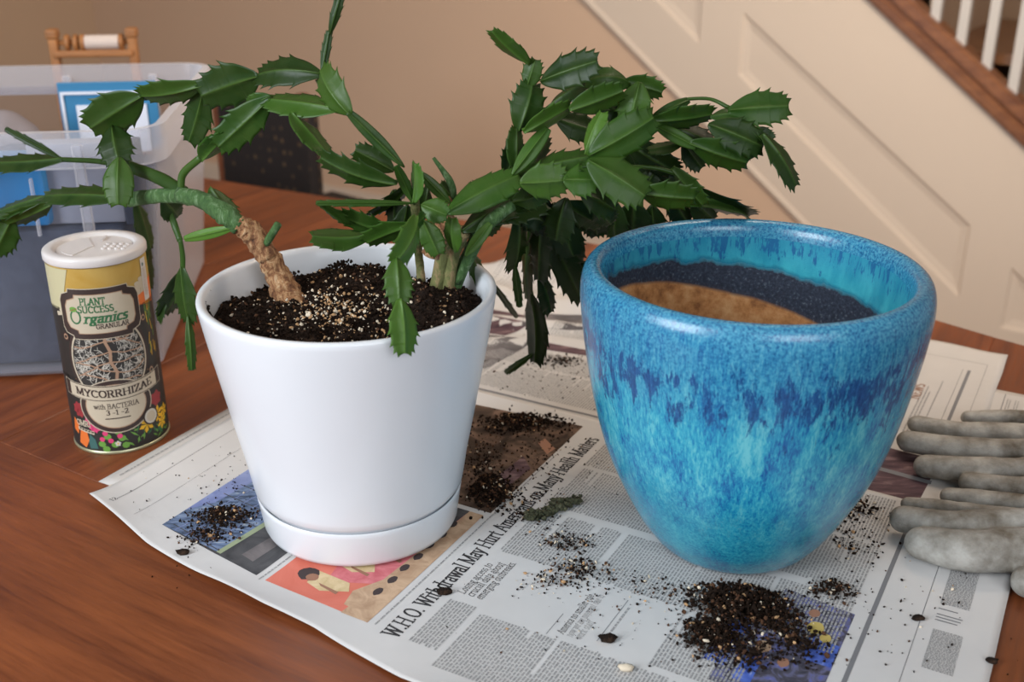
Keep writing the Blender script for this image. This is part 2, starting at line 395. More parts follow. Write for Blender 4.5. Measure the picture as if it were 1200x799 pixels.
# wooden cap on the stair string
def capbar(name, dz0, dz1, o0, o1, m):
    bm = bmesh.new(); ks = (kt, 3.7)
    prism(bm, [(ks[0], caplow(ks[0])+dz0), (ks[1], caplow(ks[1])+dz0), (ks[1], caplow(ks[1])+dz1), (ks[0], caplow(ks[0])+dz1)], o0, o1)
    es = [e for e in bm.edges if e.calc_length() > 1]; bmesh.ops.bevel(bm, geom=es, offset=.008, segments=3, affect='EDGES')
    return bmo(name, bm, m, smooth=True, auto=40)
cap = capbar('stair_string_cap', .0, .045, -.115, .040, M_cap); tag(cap, 'brown wooden cap rail running down the sloping stair wall', 'rail')
c2 = capbar('base_rail', .043, .095, -.075, .012, M_cap); c2.parent = cap
bal = thing('stair_balustrade', 'row of square white balusters standing on the sloping wooden stair cap', 'balustrade', W(2.66, .95))
bal_M = bal.matrix_basis.inverted() if False else Matrix.Translation(-Vector(bal.location))
for i in range(-7, 9):
    kc = 2.674+.0795*i
    if kc > 3.4: break
    bm = bmesh.new(); zb0 = caplow(kc)+.085; zt = zb0+.84
    if zt > 2.49: zt = 2.49
    w_ = .0135
    bot = [(kc-w_, caplow(kc-w_)+.09), (kc+w_, caplow(kc+w_)+.09), (kc+w_, zt), (kc-w_, zt)]
    prism(bm, bot, -.018, -.045); bm.transform(bal_M)
    bmo('baluster', bm, M_baluster, bal, smooth=False)
bm = bmesh.new(); ks = (2.0, 3.4); prism(bm, [(ks[0], caplow(ks[0])+.92), (ks[1], caplow(ks[1])+.92), (ks[1], caplow(ks[1])+.97), (ks[0], caplow(ks[0])+.97)], -.005, -.06)
bm.transform(bal_M); bmo('handrail', bm, M_cap, bal, smooth=False)
# stairwell beyond
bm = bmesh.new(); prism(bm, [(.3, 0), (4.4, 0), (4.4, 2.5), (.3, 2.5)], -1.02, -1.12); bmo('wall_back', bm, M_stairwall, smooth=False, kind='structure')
fk = [wallat(1138, 0, -1.015), wallat(1200, 60, -1.015)]
sl2 = (fk[1][1]-fk[0][1])/(fk[1][0]-fk[0][0])
bm = bmesh.new(); f0 = fk[0]
prism(bm, [(f0[0]-.8, f0[1]-.8*sl2), (f0[0]+1.5, f0[1]+1.5*sl2), (f0[0]+1.5, f0[1]+1.5*sl2-.035), (f0[0]-.8, f0[1]-.8*sl2-.035)], -1.019, -1.0)
bmo('trim_1', bm, M_darktrim, smooth=False, kind='structure')
st = thing('staircase', 'brown wooden stair steps seen between the white balusters', 'staircase', W(3.0, 0, -.5))
stM = Matrix.Translation(-Vector(st.location))
run = .25; rise = -SL*run
for i in range(9):
    k1 = 3.9-.25*i; zt = .02+rise*(i)+.0
    zt = caplow(k1-run)-.02
    if zt < .03: continue
    bm = bmesh.new(); prism(bm, [(k1-run-.02, zt-.03), (k1, zt-.03), (k1, zt), (k1-run-.02, zt)], -.12, -1.015); bm.transform(stM); bmo('tread', bm, M_stairbrown, st, smooth=False)
    bm = bmesh.new(); prism(bm, [(k1-.02, max(zt-rise, 0.0)), (k1, max(zt-rise, 0.0)), (k1, zt-.03), (k1-.02, zt-.03)], -.12, -1.015); bm.transform(stM); bmo('riser', bm, M_wallL, st, smooth=False)

# ================================================================ TABLE
def XY(px, py): v = tab(px, py); return (v.x, v.y)
tpoly = [(-1.5, .25), (.95, .25), (.98, .6), (.93, .95), (.83, 1.22)] + [XY(1200, 405), XY(1086, 372), XY(900, 325), XY(698, 286), XY(582, 264), XY(470, 245), XY(367, 228), XY(237, 208), (-1.0, 2.44), (-1.5, 2.62)]
table = thing('wooden_table', 'large reddish brown wooden table covered in newspaper and pots', 'table', (-.1, 1.1, 0))
def clip(poly, p, n):
    out = []
    for i in range(len(poly)):
        a, b = Vector(poly[i]), Vector(poly[(i+1) % len(poly)]); da = (a-p).dot(n); db = (b-p).dot(n)
        if da >= 0: out.append(a)
        if (da >= 0) != (db >= 0): out.append(a.lerp(b, da/(da-db)))
    return out
def plank(poly, ang):
    if len(poly) < 3: return
    bm = bmesh.new(); c = sum((Vector(p) for p in poly), Vector((0, 0)))/len(poly)
    Rm = Matrix.Rotation(-ang, 2)
    pts = [Rm @ (Vector(p)-c) for p in poly]
    cl = []
    for p in pts:
        if not cl or (p-cl[-1]).length > 1e-4: cl.append(p)
    if (cl[0]-cl[-1]).length < 1e-4: cl.pop()
    if len(cl) < 3: return
    T_ = [bm.verts.new((p.x, p.y, 0)) for p in cl]; B_ = [bm.verts.new((p.x, p.y, -.028)) for p in cl]
    top = bm.faces.new(T_); bm.faces.new(B_[::-1]); n = len(cl)
    for i in range(n): bm.faces.new((T_[i], T_[(i+1) % n], B_[(i+1) % n], B_[i]))
    bmesh.ops.bevel(bm, geom=list(top.edges), offset=.0011, segments=1, affect='EDGES')
    o = bmo('plank', bm, M_table, table, smooth=False)
    o.location = Vector((c.x, c.y, TZ)) - Vector(table.location); o.rotation_euler = (0, 0, ang)
A61 = rad(61.1); e1 = Vector((math.cos(A61), math.sin(A61))); e2 = Vector((e1.y, -e1.x))
pf = Vector((-.569, 1.103)); nf = Vector((math.cos(rad(-32.5)), math.sin(rad(-32.5)))); nfp = Vector((-nf.y, nf.x))
border = clip(tpoly, pf, -nfp)
for lo_, hi_ in ((-2, -.30), (-.30, -.0)):
    pl = clip(clip(border, pf+nfp*lo_, nfp), pf+nfp*hi_, -nfp); plank(pl, rad(-32.5))
field = clip(tpoly, pf, nfp)
j0 = Vector(XY(40, 498))
offs = [-1.6, -1.22, -.95, -.70, -.46, -.23, 0, .235, .46, .70, .94, 1.3]
for a, b in zip(offs, offs[1:]):
    pl = clip(clip(field, j0+e2*a, e2), j0+e2*b, -e2); plank(pl, A61)
bm = bmesh.new()
ap = [(-1.2, .5), (.72, .5), (.72, 1.15), (.45, 1.40), (-.2, 1.85), (-.75, 2.1), (-1.2, 2.2)]
lo = [bm.verts.new((x, y, TZ-.11)) for x, y in ap]; hi = [bm.verts.new((x, y, TZ-.027)) for x, y in ap]
bm.faces.new(lo); bm.faces.new(hi)
for i in range(len(ap)): bm.faces.new((lo[i], lo[(i+1) % len(ap)], hi[(i+1) % len(ap)], hi[i]))
bm.transform(Matrix.Translation(-Vector(table.location))); bmo('apron', bm, M_table, table, smooth=False)
for x, y in ((-1.12, .58), (.64, .58), (.62, 1.08), (-1.12, 2.1)):
    bm = bmesh.new(); box(bm, (x+.1, y-1.1, (TZ-.1)/2), (.07, .07, TZ-.1), bev=.004); bmo('leg', bm, M_table, table, smooth=False)

# ================================================================ PEN FONT
def arc(cx, cy, rx, ry, a0, a1, n=9):
    return [(cx+rx*math.cos(rad(a0+(a1-a0)*i/n)), cy+ry*math.sin(rad(a0+(a1-a0)*i/n))) for i in range(n+1)]
def S(cx, y0, y1, w):
    h = (y1-y0)/4; return arc(cx, y1-h, w, h, 40, 270, 8)[:-1]+arc(cx, y0+h, w*1.08, h, 90, -150, 8)
GL = {
 'W': (.92, [[(.08, .68), (.28, 0), (.46, .6), (.64, 0), (.84, .68)]], [(.08, .68), (.84, .68), (.46, .66)]),
 'H': (.76, [[(.14, 0), (.14, .68)], [(.62, 0), (.62, .68)], [(.14, .35), (.62, .35)]], [(.14, 0), (.14, .68), (.62, 0), (.62, .68)]),
 'O': (.74, [arc(.37, .34, .29, .34, 0, 360, 18)], []),
 'M': (.9, [[(.14, 0), (.14, .68)], [(.14, .68), (.45, .04), (.76, .68), (.76, 0)]], [(.14, 0), (.12, .68), (.76, 0), (.78, .68)]),
 'A': (.7, [[(.08, 0), (.35, .68), (.62, 0)], [(.18, .24), (.52, .24)]], [(.08, 0), (.62, 0)]),
 'L': (.6, [[(.14, .68), (.14, 0), (.52, 0), (.54, .16)]], [(.14, .68), (.12, 0)]),
 'P': (.62, [[(.14, 0), (.14, .68), (.32, .68)]+arc(.34, .5, .19, .18, 90, -90, 8)+[(.14, .32)]], [(.14, 0), (.12, .68)]),
 'N': (.76, [[(.14, 0), (.14, .68), (.62, 0), (.62, .68)]], [(.14, 0), (.1, .68), (.62, .68)]),
 'T': (.64, [[(.32, 0), (.32, .68)], [(.06, .54), (.07, .68), (.57, .68), (.58, .54)]], [(.32, 0)]),
 'S': (.54, [S(.27, 0, .68, .18)], []),
 'U': (.74, [[(.14, .68), (.14, .22)]+arc(.37, .22, .23, .22, 180, 360, 8)+[(.60, .68)]], [(.14, .68), (.60, .68)]),
 'C': (.68, [arc(.37, .34, .29, .34, 45, 315, 14)], [(.57, .56)]),
 'E': (.62, [[(.14, 0), (.14, .68)], [(.14, .68), (.52, .68), (.53, .54)], [(.14, .35), (.42, .35)], [(.14, 0), (.53, 0), (.55, .15)]], [(.12, .68), (.12, 0)]),
 'G': (.72, [arc(.37, .34, .29, .34, 45, 300, 14)+[(.60, .06), (.60, .30)]], [(.58, .30), (.57, .56)]),
 'R': (.68, [[(.14, 0), (.14, .68), (.32, .68)]+arc(.34, .51, .18, .17, 90, -90, 8)+[(.14, .34)], [(.34, .34), (.58, 0)]], [(.14, 0), (.12, .68), (.6, 0)]),
 'I': (.32, [[(.16, 0), (.16, .68)]], [(.16, 0), (.16, .68)]),
 'Y': (.68, [[(.08, .68), (.34, .32), (.60, .68)], [(.34, .32), (.34, 0)]], [(.08, .68), (.60, .68), (.34, 0)]),
 'Z': (.6, [[(.08, .54), (.10, .68), (.5, .68), (.08, 0), (.5, 0), (.53, .16)]], []),
 'B': (.64, [[(.14, 0), (.14, .68), (.32, .68)]+arc(.34, .52, .16, .16, 90, -90, 7)+[(.14, .36)], [(.34, .36)]+arc(.35, .18, .19, .18, 90, -90, 7)+[(.14, 0)]], [(.12, 0), (.12, .68)]),
 '3': (.5, [arc(.24, .51, .16, .16, 150, -90, 8)+arc(.24, .18, .19, .18, 90, -150, 8)], []),
 '1': (.44, [[(.10, .56), (.22, .66), (.22, 0)]], [(.22, 0)]),
 '2': (.5, [arc(.25, .49, .17, .18, 160, -30, 8)+[(.08, 0), (.43, 0), (.45, .12)]], []),
 '-': (.36, [[(.06, .26), (.28, .26)]], []),
 '.': (.24, [[(.1, .02), (.1, .05)], [(.13, .02), (.13, .05)]], []), ',': (.24, [[(.12, .04), (.07, -.1)]], []), ' ': (.26, [], []),
 'a': (.48, [[(.10, .38)]+arc(.23, .33, .13, .13, 120, 0, 6)+[(.36, .06), (.43, .0)], arc(.22, .13, .14, .13, 70, 330, 9)], []),
 'b': (.54, [[(.12, .7), (.12, .03)], arc(.29, .23, .17, .23, 180, -180, 14)], [(.08, .7)]),
 'c': (.44, [arc(.25, .23, .18, .23, 50, 310, 11)], []),
 'd': (.54, [arc(.26, .23, .18, .23, 0, 360, 14), [(.42, .7), (.42, 0)]], [(.38, .7), (.46, 0)]),
 'e': (.46, [[(.08, .25), (.40, .25)]+arc(.25, .24, .17, .22, 10, 310, 12)], []),
 'f': (.34, [[(.16, 0), (.16, .56)]+arc(.27, .56, .11, .13, 180, 50, 6), [(.04, .45), (.30, .45)]], [(.16, 0)]),
 'g': (.5, [arc(.23, .30, .14, .15, 0, 360, 12), [(.36, .4), (.44, .45)], [(.15, .16), (.12, .07), (.34, .04)]+arc(.24, -.08, .17, .1, 50, -230, 10)], []),
 'h': (.56, [[(.12, 0), (.12, .7)], arc(.28, .28, .15, .17, 170, 0, 7)+[(.43, 0)]], [(.12, 0), (.08, .7), (.43, 0)]),
 'i': (.28, [[(.14, 0), (.14, .45)], [(.12, .63), (.16, .65)]], [(.14, 0), (.10, .45)]),
 'k': (.54, [[(.12, 0), (.12, .7)], [(.42, .45), (.14, .2)], [(.22, .27), (.44, 0)]], [(.12, 0), (.08, .7), (.45, 0), (.42, .45)]),
 'l': (.28, [[(.14, 0), (.14, .7)]], [(.14, 0), (.10, .7)]),
 'm': (.84, [[(.12, 0), (.12, .45)], arc(.27, .28, .14, .17, 170, 0, 7)+[(.41, 0)], arc(.56, .28, .14, .17, 170, 0, 7)+[(.70, 0)]], [(.12, 0), (.08, .45), (.41, 0), (.70, 0)]),
 'n': (.56, [[(.12, 0), (.12, .45)], arc(.28, .28, .15, .17, 170, 0, 7)+[(.43, 0)]], [(.12, 0), (.08, .45), (.43, 0)]),
 'o': (.5, [arc(.25, .23, .18, .23, 0, 360, 14)], []),
 'r': (.4, [[(.12, 0), (.12, .45)], arc(.26, .28, .13, .17, 160, 50, 5)], [(.12, 0), (.08, .45)]),
 's': (.4, [S(.2, 0, .46, .12)], []),
 't': (.34, [[(.15, .6), (.15, .1)]+arc(.24, .1, .09, .1, 180, 300, 5), [(.04, .45), (.29, .45)]], []),
 'u': (.56, [[(.12, .45), (.12, .16)]+arc(.26, .16, .14, .16, 180, 350, 7)+[(.42, .2)], [(.42, .45), (.42, 0)]], [(.08, .45), (.38, .45), (.46, 0)]),
 'w': (.72, [[(.06, .45), (.22, 0), (.36, .42), (.50, 0), (.66, .45)]], [(.06, .45), (.66, .45), (.36, .45)]),
 'y': (.5, [[(.06, .45), (.25, 0)], [(.44, .45), (.2, -.14), (.08, -.18)]], [(.06, .45), (.44, .45)]),
 'v': (.5, [[(.06, .45), (.25, 0), (.44, .45)]], [(.06, .45), (.44, .45)]),
 'p': (.54, [[(.12, .45), (.12, -.2)], arc(.29, .23, .17, .23, 180, -180, 14)], [(.08, .45), (.12, -.2)]),
}
GL['x'] = (.5, [[(.08, .45), (.42, 0)], [(.42, .45), (.08, 0)]], [])
def hull(pts):
    pts = sorted(set((round(a, 6), round(b, 6)) for a, b in pts))
    if len(pts) < 3: return pts
    def half(P):
        h = []
        for p in P:
            while len(h) > 1 and (h[-1][0]-h[-2][0])*(p[1]-h[-2][1])-(h[-1][1]-h[-2][1])*(p[0]-h[-2][0]) <= 0: h.pop()
            h.append(p)
        return h[:-1]
    return half(pts)+half(pts[::-1])
def textpolys(s, size, nib=(.050, .018), slant=0, serif=True, track=0.0, sp=1.0):
    out = []; x = 0
    for ch in s:
        wd, strokes, sers = GL[ch]
        st_ = [list(t) for t in strokes]
        if serif:
            for sx, sy in sers: st_.append([(sx-.085, sy), (sx+.085, sy)])
        for t in st_:
            if len(t) == 1: continue
            for (ax, ay), (bx, by) in zip(t, t[1:]):
                pts = []
                for qx, qy in ((ax, ay), (bx, by)):
                    for dx, dy in ((-nib[0], -nib[1]), (nib[0], -nib[1]), (nib[0], nib[1]), (-nib[0], nib[1])):
                        pts.append((qx+dx, qy+dy))
                h = hull(pts)
                out.append([((x+px*sp+slant*py)*size, py*size) for px, py in h])
        x += wd*sp+track
    return out, x*size

# ================================================================ NEWSPAPERS
O = Vector((-.43, .981))
def pg(a, b): v = O+e1*a+e2*b; return v
def ab(px, py, z=0): v = tab(px, py, z); d = Vector((v.x, v.y))-O; return d.dot(e1), d.dot(e2)
pot_w = Vector((-.1485, .947)); pot_b = Vector((.2110, .912))
def flatk(x, y, r=.11):
    p = Vector((x, y)); m = 1.0
    for c, rr in ((pot_w, .10), (pot_b, .10)):
        d = (p-c).length; m = min(m, max(0, min(1, (d-rr)/.06)))
    return m
def hbase(x, y, seed, amp):
    n = noise.noise(Vector((x*7+seed, y*7, seed)))*.6 + noise.noise(Vector((x*17, y*17+seed, seed)))*.25
    return max(0, n+.25)*amp*flatk(x, y)
def h0(a, b):
    v = pg(a, b); return .0004+hbase(v.x, v.y, 3, .0006)
def h2(a, b):
    v = pg(a, b); h = .0012+hbase(v.x, v.y, 3, .0006)+hbase(v.x, v.y, 9, .0012)
    if a > .45 and b < .40:
        f = min(1, (a-.45)/.1)*min(1, max(0, (.40-b)/.10))
        for (a0, b0, a1_, b1_, hh, wd) in ((.60, .05, .66, .30, .012, .022), (.70, -.05, .735, .30, .016, .03), (.83, 0, .80, .3, .018, .028), (.53, .10, .60, .24, .005, .018)):
            p = Vector((a-a0, b-b0)); d = Vector((a1_-a0, b1_-b0)).normalized(); dist = abs(p.x*d.y-p.y*d.x)
            h += f*hh*math.exp(-(dist/wd)**2)*(1+.5*noise.noise(Vector((a*20, b*20, 4))))
    return h
def front(b):  # wavy near edge of the top sheet
    pts = [(-.1, .01), (0, 0), (.115, -.033), (.194, -.047), (.278, -.058), (.335, -.060), (.395, -.070), (.433, -.077), (.538, -.083), (.7, -.09), (.9, -.09)]
    for (b0, a0), (b1, a1) in zip(pts, pts[1:]):
        if b <= b1: return a0+(a1-a0)*(b-b0)/(b1-b0)
    return -.09
def h1(a, b):
    v = pg(a, b); h = .0024+hbase(v.x, v.y, 3, .0006)+hbase(v.x, v.y, 21, .0016)
    d = a-front(b)
    if d < .05: h += (1-max(d, 0)/.05)**2*(.0028+.0028*math.sin(b*26+1.0))*flatk(v.x, v.y)
    d = .41-a
    if d < .03: h += (1-d/.03)**2*.002*flatk(v.x, v.y)
    return h
def sheet(a0f, a1f, b0f, b1f, hf, na, nb, m, label, t=.00012):
    bm = bmesh.new(); top = []; bot = []
    for i in range(na+1):
        rt = []; rb = []
        for j in range(nb+1):
            fj = j/nb; fi = i/na
            b_ = b0f(.5)+(b1f(.5)-b0f(.5))*fj
            a_ = a0f(b_)+(a1f(b_)-a0f(b_))*fi
            bb = b0f(a_)+(b1f(a_)-b0f(a_))*fj
            v = pg(a_, bb); z = TZ+hf(a_, bb)
            rt.append(bm.verts.new((v.x, v.y, z))); rb.append(bm.verts.new((v.x, v.y, z-t)))
        top.append(rt); bot.append(rb)
    for i in range(na):
        for j in range(nb):
            bm.faces.new((top[i][j], top[i+1][j], top[i+1][j+1], top[i][j+1]))
            bm.faces.new((bot[i][j], bot[i][j+1], bot[i+1][j+1], bot[i+1][j]))
    per = [(0, j) for j in range(nb)]+[(i, nb) for i in range(na)]+[(na, j) for j in range(nb, 0, -1)]+[(i, 0) for i in range(na, 0, -1)]
    for (i, j), (k_, l_) in zip(per, per[1:]+per[:1]):
        bm.faces.new((top[i][j], bot[i][j], bot[k_][l_], top[k_][l_]))
    o = bmo('newspaper_sheet', bm, m)
    return tag(o, label, 'newspaper')
wob = lambda s, amp: (lambda t_: amp*noise.noise(Vector((t_*9, s, 0))))
w1 = wob(5, .003); w2 = wob(8, .006)
s0 = sheet(lambda b: .030, lambda b: .729+w1(b), lambda a: -.022, lambda a: .834, h0, 50, 60, M_paper2, 'undermost newspaper sheet whose edge peeks out behind the gloves and left of the top sheet')
s2 = sheet(lambda b: .34, lambda b: (.815+.055*min(1, b/.09) if b < .09 else .87-.02*(b-.09)/.68)+w2(b*2), lambda a: -.03, lambda a: .775+w1(a), h2, 60, 84, M_paper2, 'rumpled newspaper sheet lying farther back behind both plant pots')
s1 = sheet(front, lambda b: .412-.02*b, lambda a: 0+w1(a)*.6, lambda a: .840+w1(a+3), h1, 90, 120, M_paper, 'top newspaper sheet nearest the viewer, with the long headline and colour photos')
class Dec:
    """flat print lying on a sheet, in page coordinates (a along the lines of text, b down the page)"""
    def __init__(s, hf): s.hf = hf; s.bm = {}
    def poly(s, pts, m, lift=.00014, cut=.02):
        bm = bmesh.new(); vs_ = [bm.verts.new((a, b, 0)) for a, b in pts]
        try: bm.faces.new(vs_)
        except Exception: bm.free(); return
        if cut:
            for ax in (0, 1):
                lo_ = min(p[ax] for p in pts); hi_ = max(p[ax] for p in pts); x = math.floor(lo_/cut)*cut+cut
                while x < hi_:
                    co = (x, 0, 0) if ax == 0 else (0, x, 0); no = (1, 0, 0) if ax == 0 else (0, 1, 0)
                    bmesh.ops.bisect_plane(bm, geom=bm.verts[:]+bm.edges[:]+bm.faces[:], plane_co=co, plane_no=no); x += cut
        s.add([[(v.co.x, v.co.y) for v in f.verts] for f in bm.faces], m, lift); bm.free()
    def add(s, polys, m, lift):
        V, Fc = s.bm.setdefault(m.name, ([], []))
        for p in polys:
            i0 = len(V)
            for a, b in p:
                v = pg(a, b); V.append((v.x, v.y, TZ+s.hf(a, b)+lift))
            Fc.append(list(range(i0, i0+len(p))))
    def text(s, txt, a, b, size, m, lift=.0003, length=None, **kw):
        ps, wd = textpolys(txt, size, **kw); f = length/wd if length else 1
        s.add([[(a+x*f, b-y) for x, y in p] for p in ps], m, lift)
    def block(s, a, b, w, h, pitch=.0031, xh=.0017, m=None, cols=1, gap=.006, seed=0, lift=.00028):
        m = m or M_text; cw = (w-gap*(cols-1))/cols; quads = []
        for c in range(cols):
            y = b; 
            while y < b+h:
                x = a+c*(cw+gap)+(.003 if R.random() < .12 else 0); e = a+c*(cw+gap)+cw*(1 if R.random() > .12 else R.uniform(.3, .9))
                while x < e:
                    l_ = min(R.uniform(.0025, .0085), e-x)
                    if l_ > .0012: quads.append([(x, y), (x+l_, y), (x+l_, y+xh), (x, y+xh)])
                    x += l_+.0011
                y += pitch
        s.add(quads, m, lift)
    def done(s, parent):
        for nm, (V, Fc) in s.bm.items():
            me = bpy.data.meshes.new('print'); me.from_pydata(V, [], Fc)
            o = link('printed_text' if 'ink' in nm or 'print' in nm else 'printed_picture', me, parent, [bpy.data.materials[nm]], False, 'stuff')
d1 = Dec(h1)
T1 = 'W.H.O. Withdrawal May Hurt Americans on Many Health Matters'
d1.text(T1, -.037, .402, .0235, M_ink, length=.402, nib=(.062, .026))
d1.text('Losing access to', .043, .4190, .0115, M_ink, length=.052, nib=(.035, .018), slant=.15)
d1.text('crucial data about', .043, .4280, .0115, M_ink, length=.058, nib=(.035, .018), slant=.15)
d1.text('emerging outbreaks.', .043, .4370, .0115, M_ink, length=.064, nib=(.035, .018), slant=.15)
# body columns
for (a, b, w, h, c) in ((-.034, .412, .066, .026, 1), (-.052, .446, .078, .30, 1), (.118, .412, .085, .088, 1), (.214, .412, .084, .31, 1), (.304, .412, .086, .31, 1),
                        (.118, .508, .085, .215, 1), (-.055, .75, .06, .0, 1)):
    if h: d1.block(a, b, w, h)
d1.block(.034, .598, .076, .07); d1.block(.040, .448, .0, .0)
d1.text('America no smaller role', .034, .5210, .010, M_ink, length=.062, nib=(.035, .018), slant=.15)
d1.text('now we are payment due to', .034, .5290, .010, M_text, length=.066, nib=(.035, .018), slant=.15)
d1.text('work staff', .034, .5370, .010, M_text, length=.028, nib=(.035, .018), slant=.15)
d1.poly([(.028, .508), (.06, .508), (.06, .5086), (.028, .5086)], M_rule)
d1.poly([(.040, .549), (.105, .549), (.105, .5496), (.040, .5496)], M_rule); d1.block(.045, .5535, .05, .002)
# captions and rules around the photos
d1.block(-.030, .3745, .34, .003, 3, .0014); d1.block(-.028, .2455, .10, .003, 3, .0016)
d1.poly([(.010, .028), (.36, .020), (.36, .0208), (.010, .0288)], M_rule); d1.text('12', .002, .030, .008, M_ink)
d1.poly([(-.004, .066), (.30, .060), (.30, .0604), (-.004, .0664)], M_rule)
d1.poly([(-.08, .7385), (.375, .7385), (.375, .7425), (-.08, .7425)], M_rule); d1.poly([(-.08, .778), (.375, .778), (.375, .7786), (-.08, .7786)], M_rule)
# first photo: glass roof with a ridge, sky above, dark yard below
d1.poly([(-.002, .102), (.21, .102), (.21, .24), (-.024, .24)], M_ph_dark)
d1.poly([(.03, .102), (.21, .102), (.21, .135), (.055, .118)], M_ph_sky, .00024); d1.poly([(-.002, .102), (.03, .102), (.055, .118), (.21, .135), (.21, .20), (-.012, .185)], M_ph_blue, .00028)
for i in range(9):
    t = i/9; d1.poly([(.005+.2*t, .104+.028*t), (.0062+.2*t, .104+.028*t), (-.010+.22*t+.0012, .183+.014*t), (-.010+.22*t, .183+.014*t)], M_ph_dark, .00034)
for i in range(1, 5):
    t = i/5; d1.poly([(-.002-.008*t, .104+.076*t), (.21, .137+.06*t), (.21, .138+.06*t), (-.002-.008*t, .105+.076*t)], M_ph_sky, .00036)
M_green = mat('photo_green_gutter', (.30, .35, .22), .8)
d1.poly([(-.012, .181), (.21, .198), (.21, .206), (-.013, .187)], M_green, .00038); d1.poly([(-.004, .205), (.06, .212), (.058, .226), (-.008, .222)], M_ph_grey, .0003)
# second photo: children at a table before a red wall
d1.poly([(-.026, .252), (.165, .252), (.165, .368), (-.031, .368)], M_ph_red)
d1.poly([(.00, .300), (.165, .262), (.165, .355), (.02, .345)], M_ph_pink, .00024)
d1.poly([(-.031, .340), (.165, .352), (.165, .368), (-.031, .368)], M_ph_tan, .00028)
d1.poly([(-.020, .335), (.0, .33), (.03, .345), (.02, .36), (-.022, .352)], M_ph_tan, .0003)
def blob(D_, a, b, ra, rb, m, lift, n=12, rot=0):
    D_.poly([(a+ra*math.cos(2*math.pi*i/n+rot)*(1+.12*math.sin(i*2.3)), b+rb*math.sin(2*math.pi*i/n+rot)) for i in range(n)], m, lift, None)
for (a, b, s_) in ((-.002, .278, 1.25), (.034, .286, 1.1), (.066, .300, .8), (.092, .308, .7)):
    d1.poly([(a-.006*s_, b+.008), (a+.010*s_, b+.006), (a+.008*s_, b+.034*s_), (a-.001, b+.040*s_), (a-.010*s_, b+.026)], M_ph_cream, .00036)
    blob(d1, a+.004, b+.001, .0075*s_, .0085*s_, M_ph_hair, .0004); blob(d1, a+.001, b+.006*s_, .0045*s_, .005*s_, M_ph_skin, .00044)
    d1.poly([(a-.006, b+.022), (a-.003, b+.018), (a-.006, b+.042), (a-.010, b+.042)], M_ph_skin, .00044)
for i in range(7): blob(d1, .01+.021*i, .350+.001*(i % 2), .006, .004, M_ph_hair, .0004)
d1.poly([(.072, .318), (.165, .300), (.165, .352), (.09, .346)], M_ph_dark, .0003)
for i in range(4): blob(d1, .085+.018*i, .325+.004*(i % 2), .005, .008, M_ph_pink if i % 2 else M_ph_grey, .0004)
# dark photo between the pots
d1.poly([(.172, .245), (.375, .235), (.385, .372), (.172, .372)], M_ph_brown)
d1.poly([(.325, .345), (.338, .347), (.322, .368), (.306, .366)], M_ph_skin, .00024); d1.poly([(.20, .34), (.29, .345), (.27, .365), (.2, .36)], M_ph_purple, .00024)
# crowd photo at the lower right
d1.poly([(.04, .645), (.152, .645), (.152, .665), (.19, .665), (.180, .728), (.04, .728)], M_ph_crowd)
d1.poly([(.062, .632), (.155, .640), (.16, .656), (.062, .652)], M_ph_royal, .00026); d1.poly([(.05, .66), (.085, .66), (.085, .676), (.05, .676)], M_ph_royal, .00026)
d1.poly([(.10, .705), (.135, .700), (.13, .727), (.10, .727)], M_ph_royal, .00026)
M_yel = mat('photo_yellow', (.55, .42, .12), .8)
for (a, b, r, m) in ((.145, .703, .009, M_yel), (.12, .69, .008, M_ph_skin), (.135, .714, .006, M_yel), (.10, .672, .008, M_ph_tan), (.088, .692, .006, M_ph_skin), (.165, .697, .006, M_ph_skin)): blob(d1, a, b, r, r*.8, m, .0004)
# dense boxes in the right-hand column
def dense(D_, a0, a1, b0, b1):
    q = []
    x = a0
    while x < a1:
        y = b0
        while y < b1:
            l_ = min(R.uniform(.001, .0035), b1-y); q.append([(x, y), (x+.0011, y), (x+.0011, y+l_), (x, y+l_)]); y += l_+.0007
        x += .0017
    D_.add(q, M_block, .0003)
dense(d1, .233, .300, .789, .813); dense(d1, .137, .192, .790, .814); dense(d1, -.02, .10, .790, .814)
q = []
for i, l_ in enumerate((.016, .0, .021, .020, .018, .0)):
    if l_: q.append([(.224-.0045*i, .789), (.2255-.0045*i, .789), (.2255-.0045*i, .789+l_), (.224-.0045*i, .789+l_)])
d1.add(q, M_rule, .0003)
d1.done(s1)
d2 = Dec(h2)
d2.block(.43, .10, .075, .27, .0034, .0017); d2.block(.51, .10, .05, .24, .0034, .0017); d2.poly([(.415, .1), (.42, .1), (.42, .4), (.415, .4)], M_rule, .0001)
d2.poly([(.475, .06), (.575, .06), (.575, .20), (.575, .205), (.475, .19)], M_ph_grey); d2.poly([(.58, .05), (.66, .05), (.665, .20), (.58, .16)], M_ph_purple)
d2.poly([(.562, .205), (.578, .2), (.602, .34), (.585, .34)], M_ph_purple, .0002); d2.poly([(.61, .17), (.675, .14), (.715, .32), (.66, .33)], M_ph_grey, .0002)
d2.block(.61, .21, .045, .09, .004, .002)
d2.poly([(.385, .64), (.51, .66), (.50, .745), (.392, .74)], M_ph_purple); d2.poly([(.45, .66), (.458, .66), (.452, .745), (.444, .745)], M_rule, .0003)
d2.block(.53, .695, .15, .012, .004, .0018); d2.block(.52, .712, .20, .004, .004, .0016); d2.poly([(.5, .735), (.77, .735), (.77, .739), (.5, .739)], M_rule, .0002)
d2.poly([(.5, .729), (.77, .729), (.77, .7296), (.5, .7296)], M_rule, .0002); d2.poly([(.80, .62), (.80, .755), (.8006, .755), (.8006, .62)], M_rule, .0002); d2.poly([(.62, .755), (.80, .755), (.80, .7555), (.62, .7555)], M_rule, .0002)
M_orange_ink = m_ink('brown_title_ink', (.3, .17, .12))
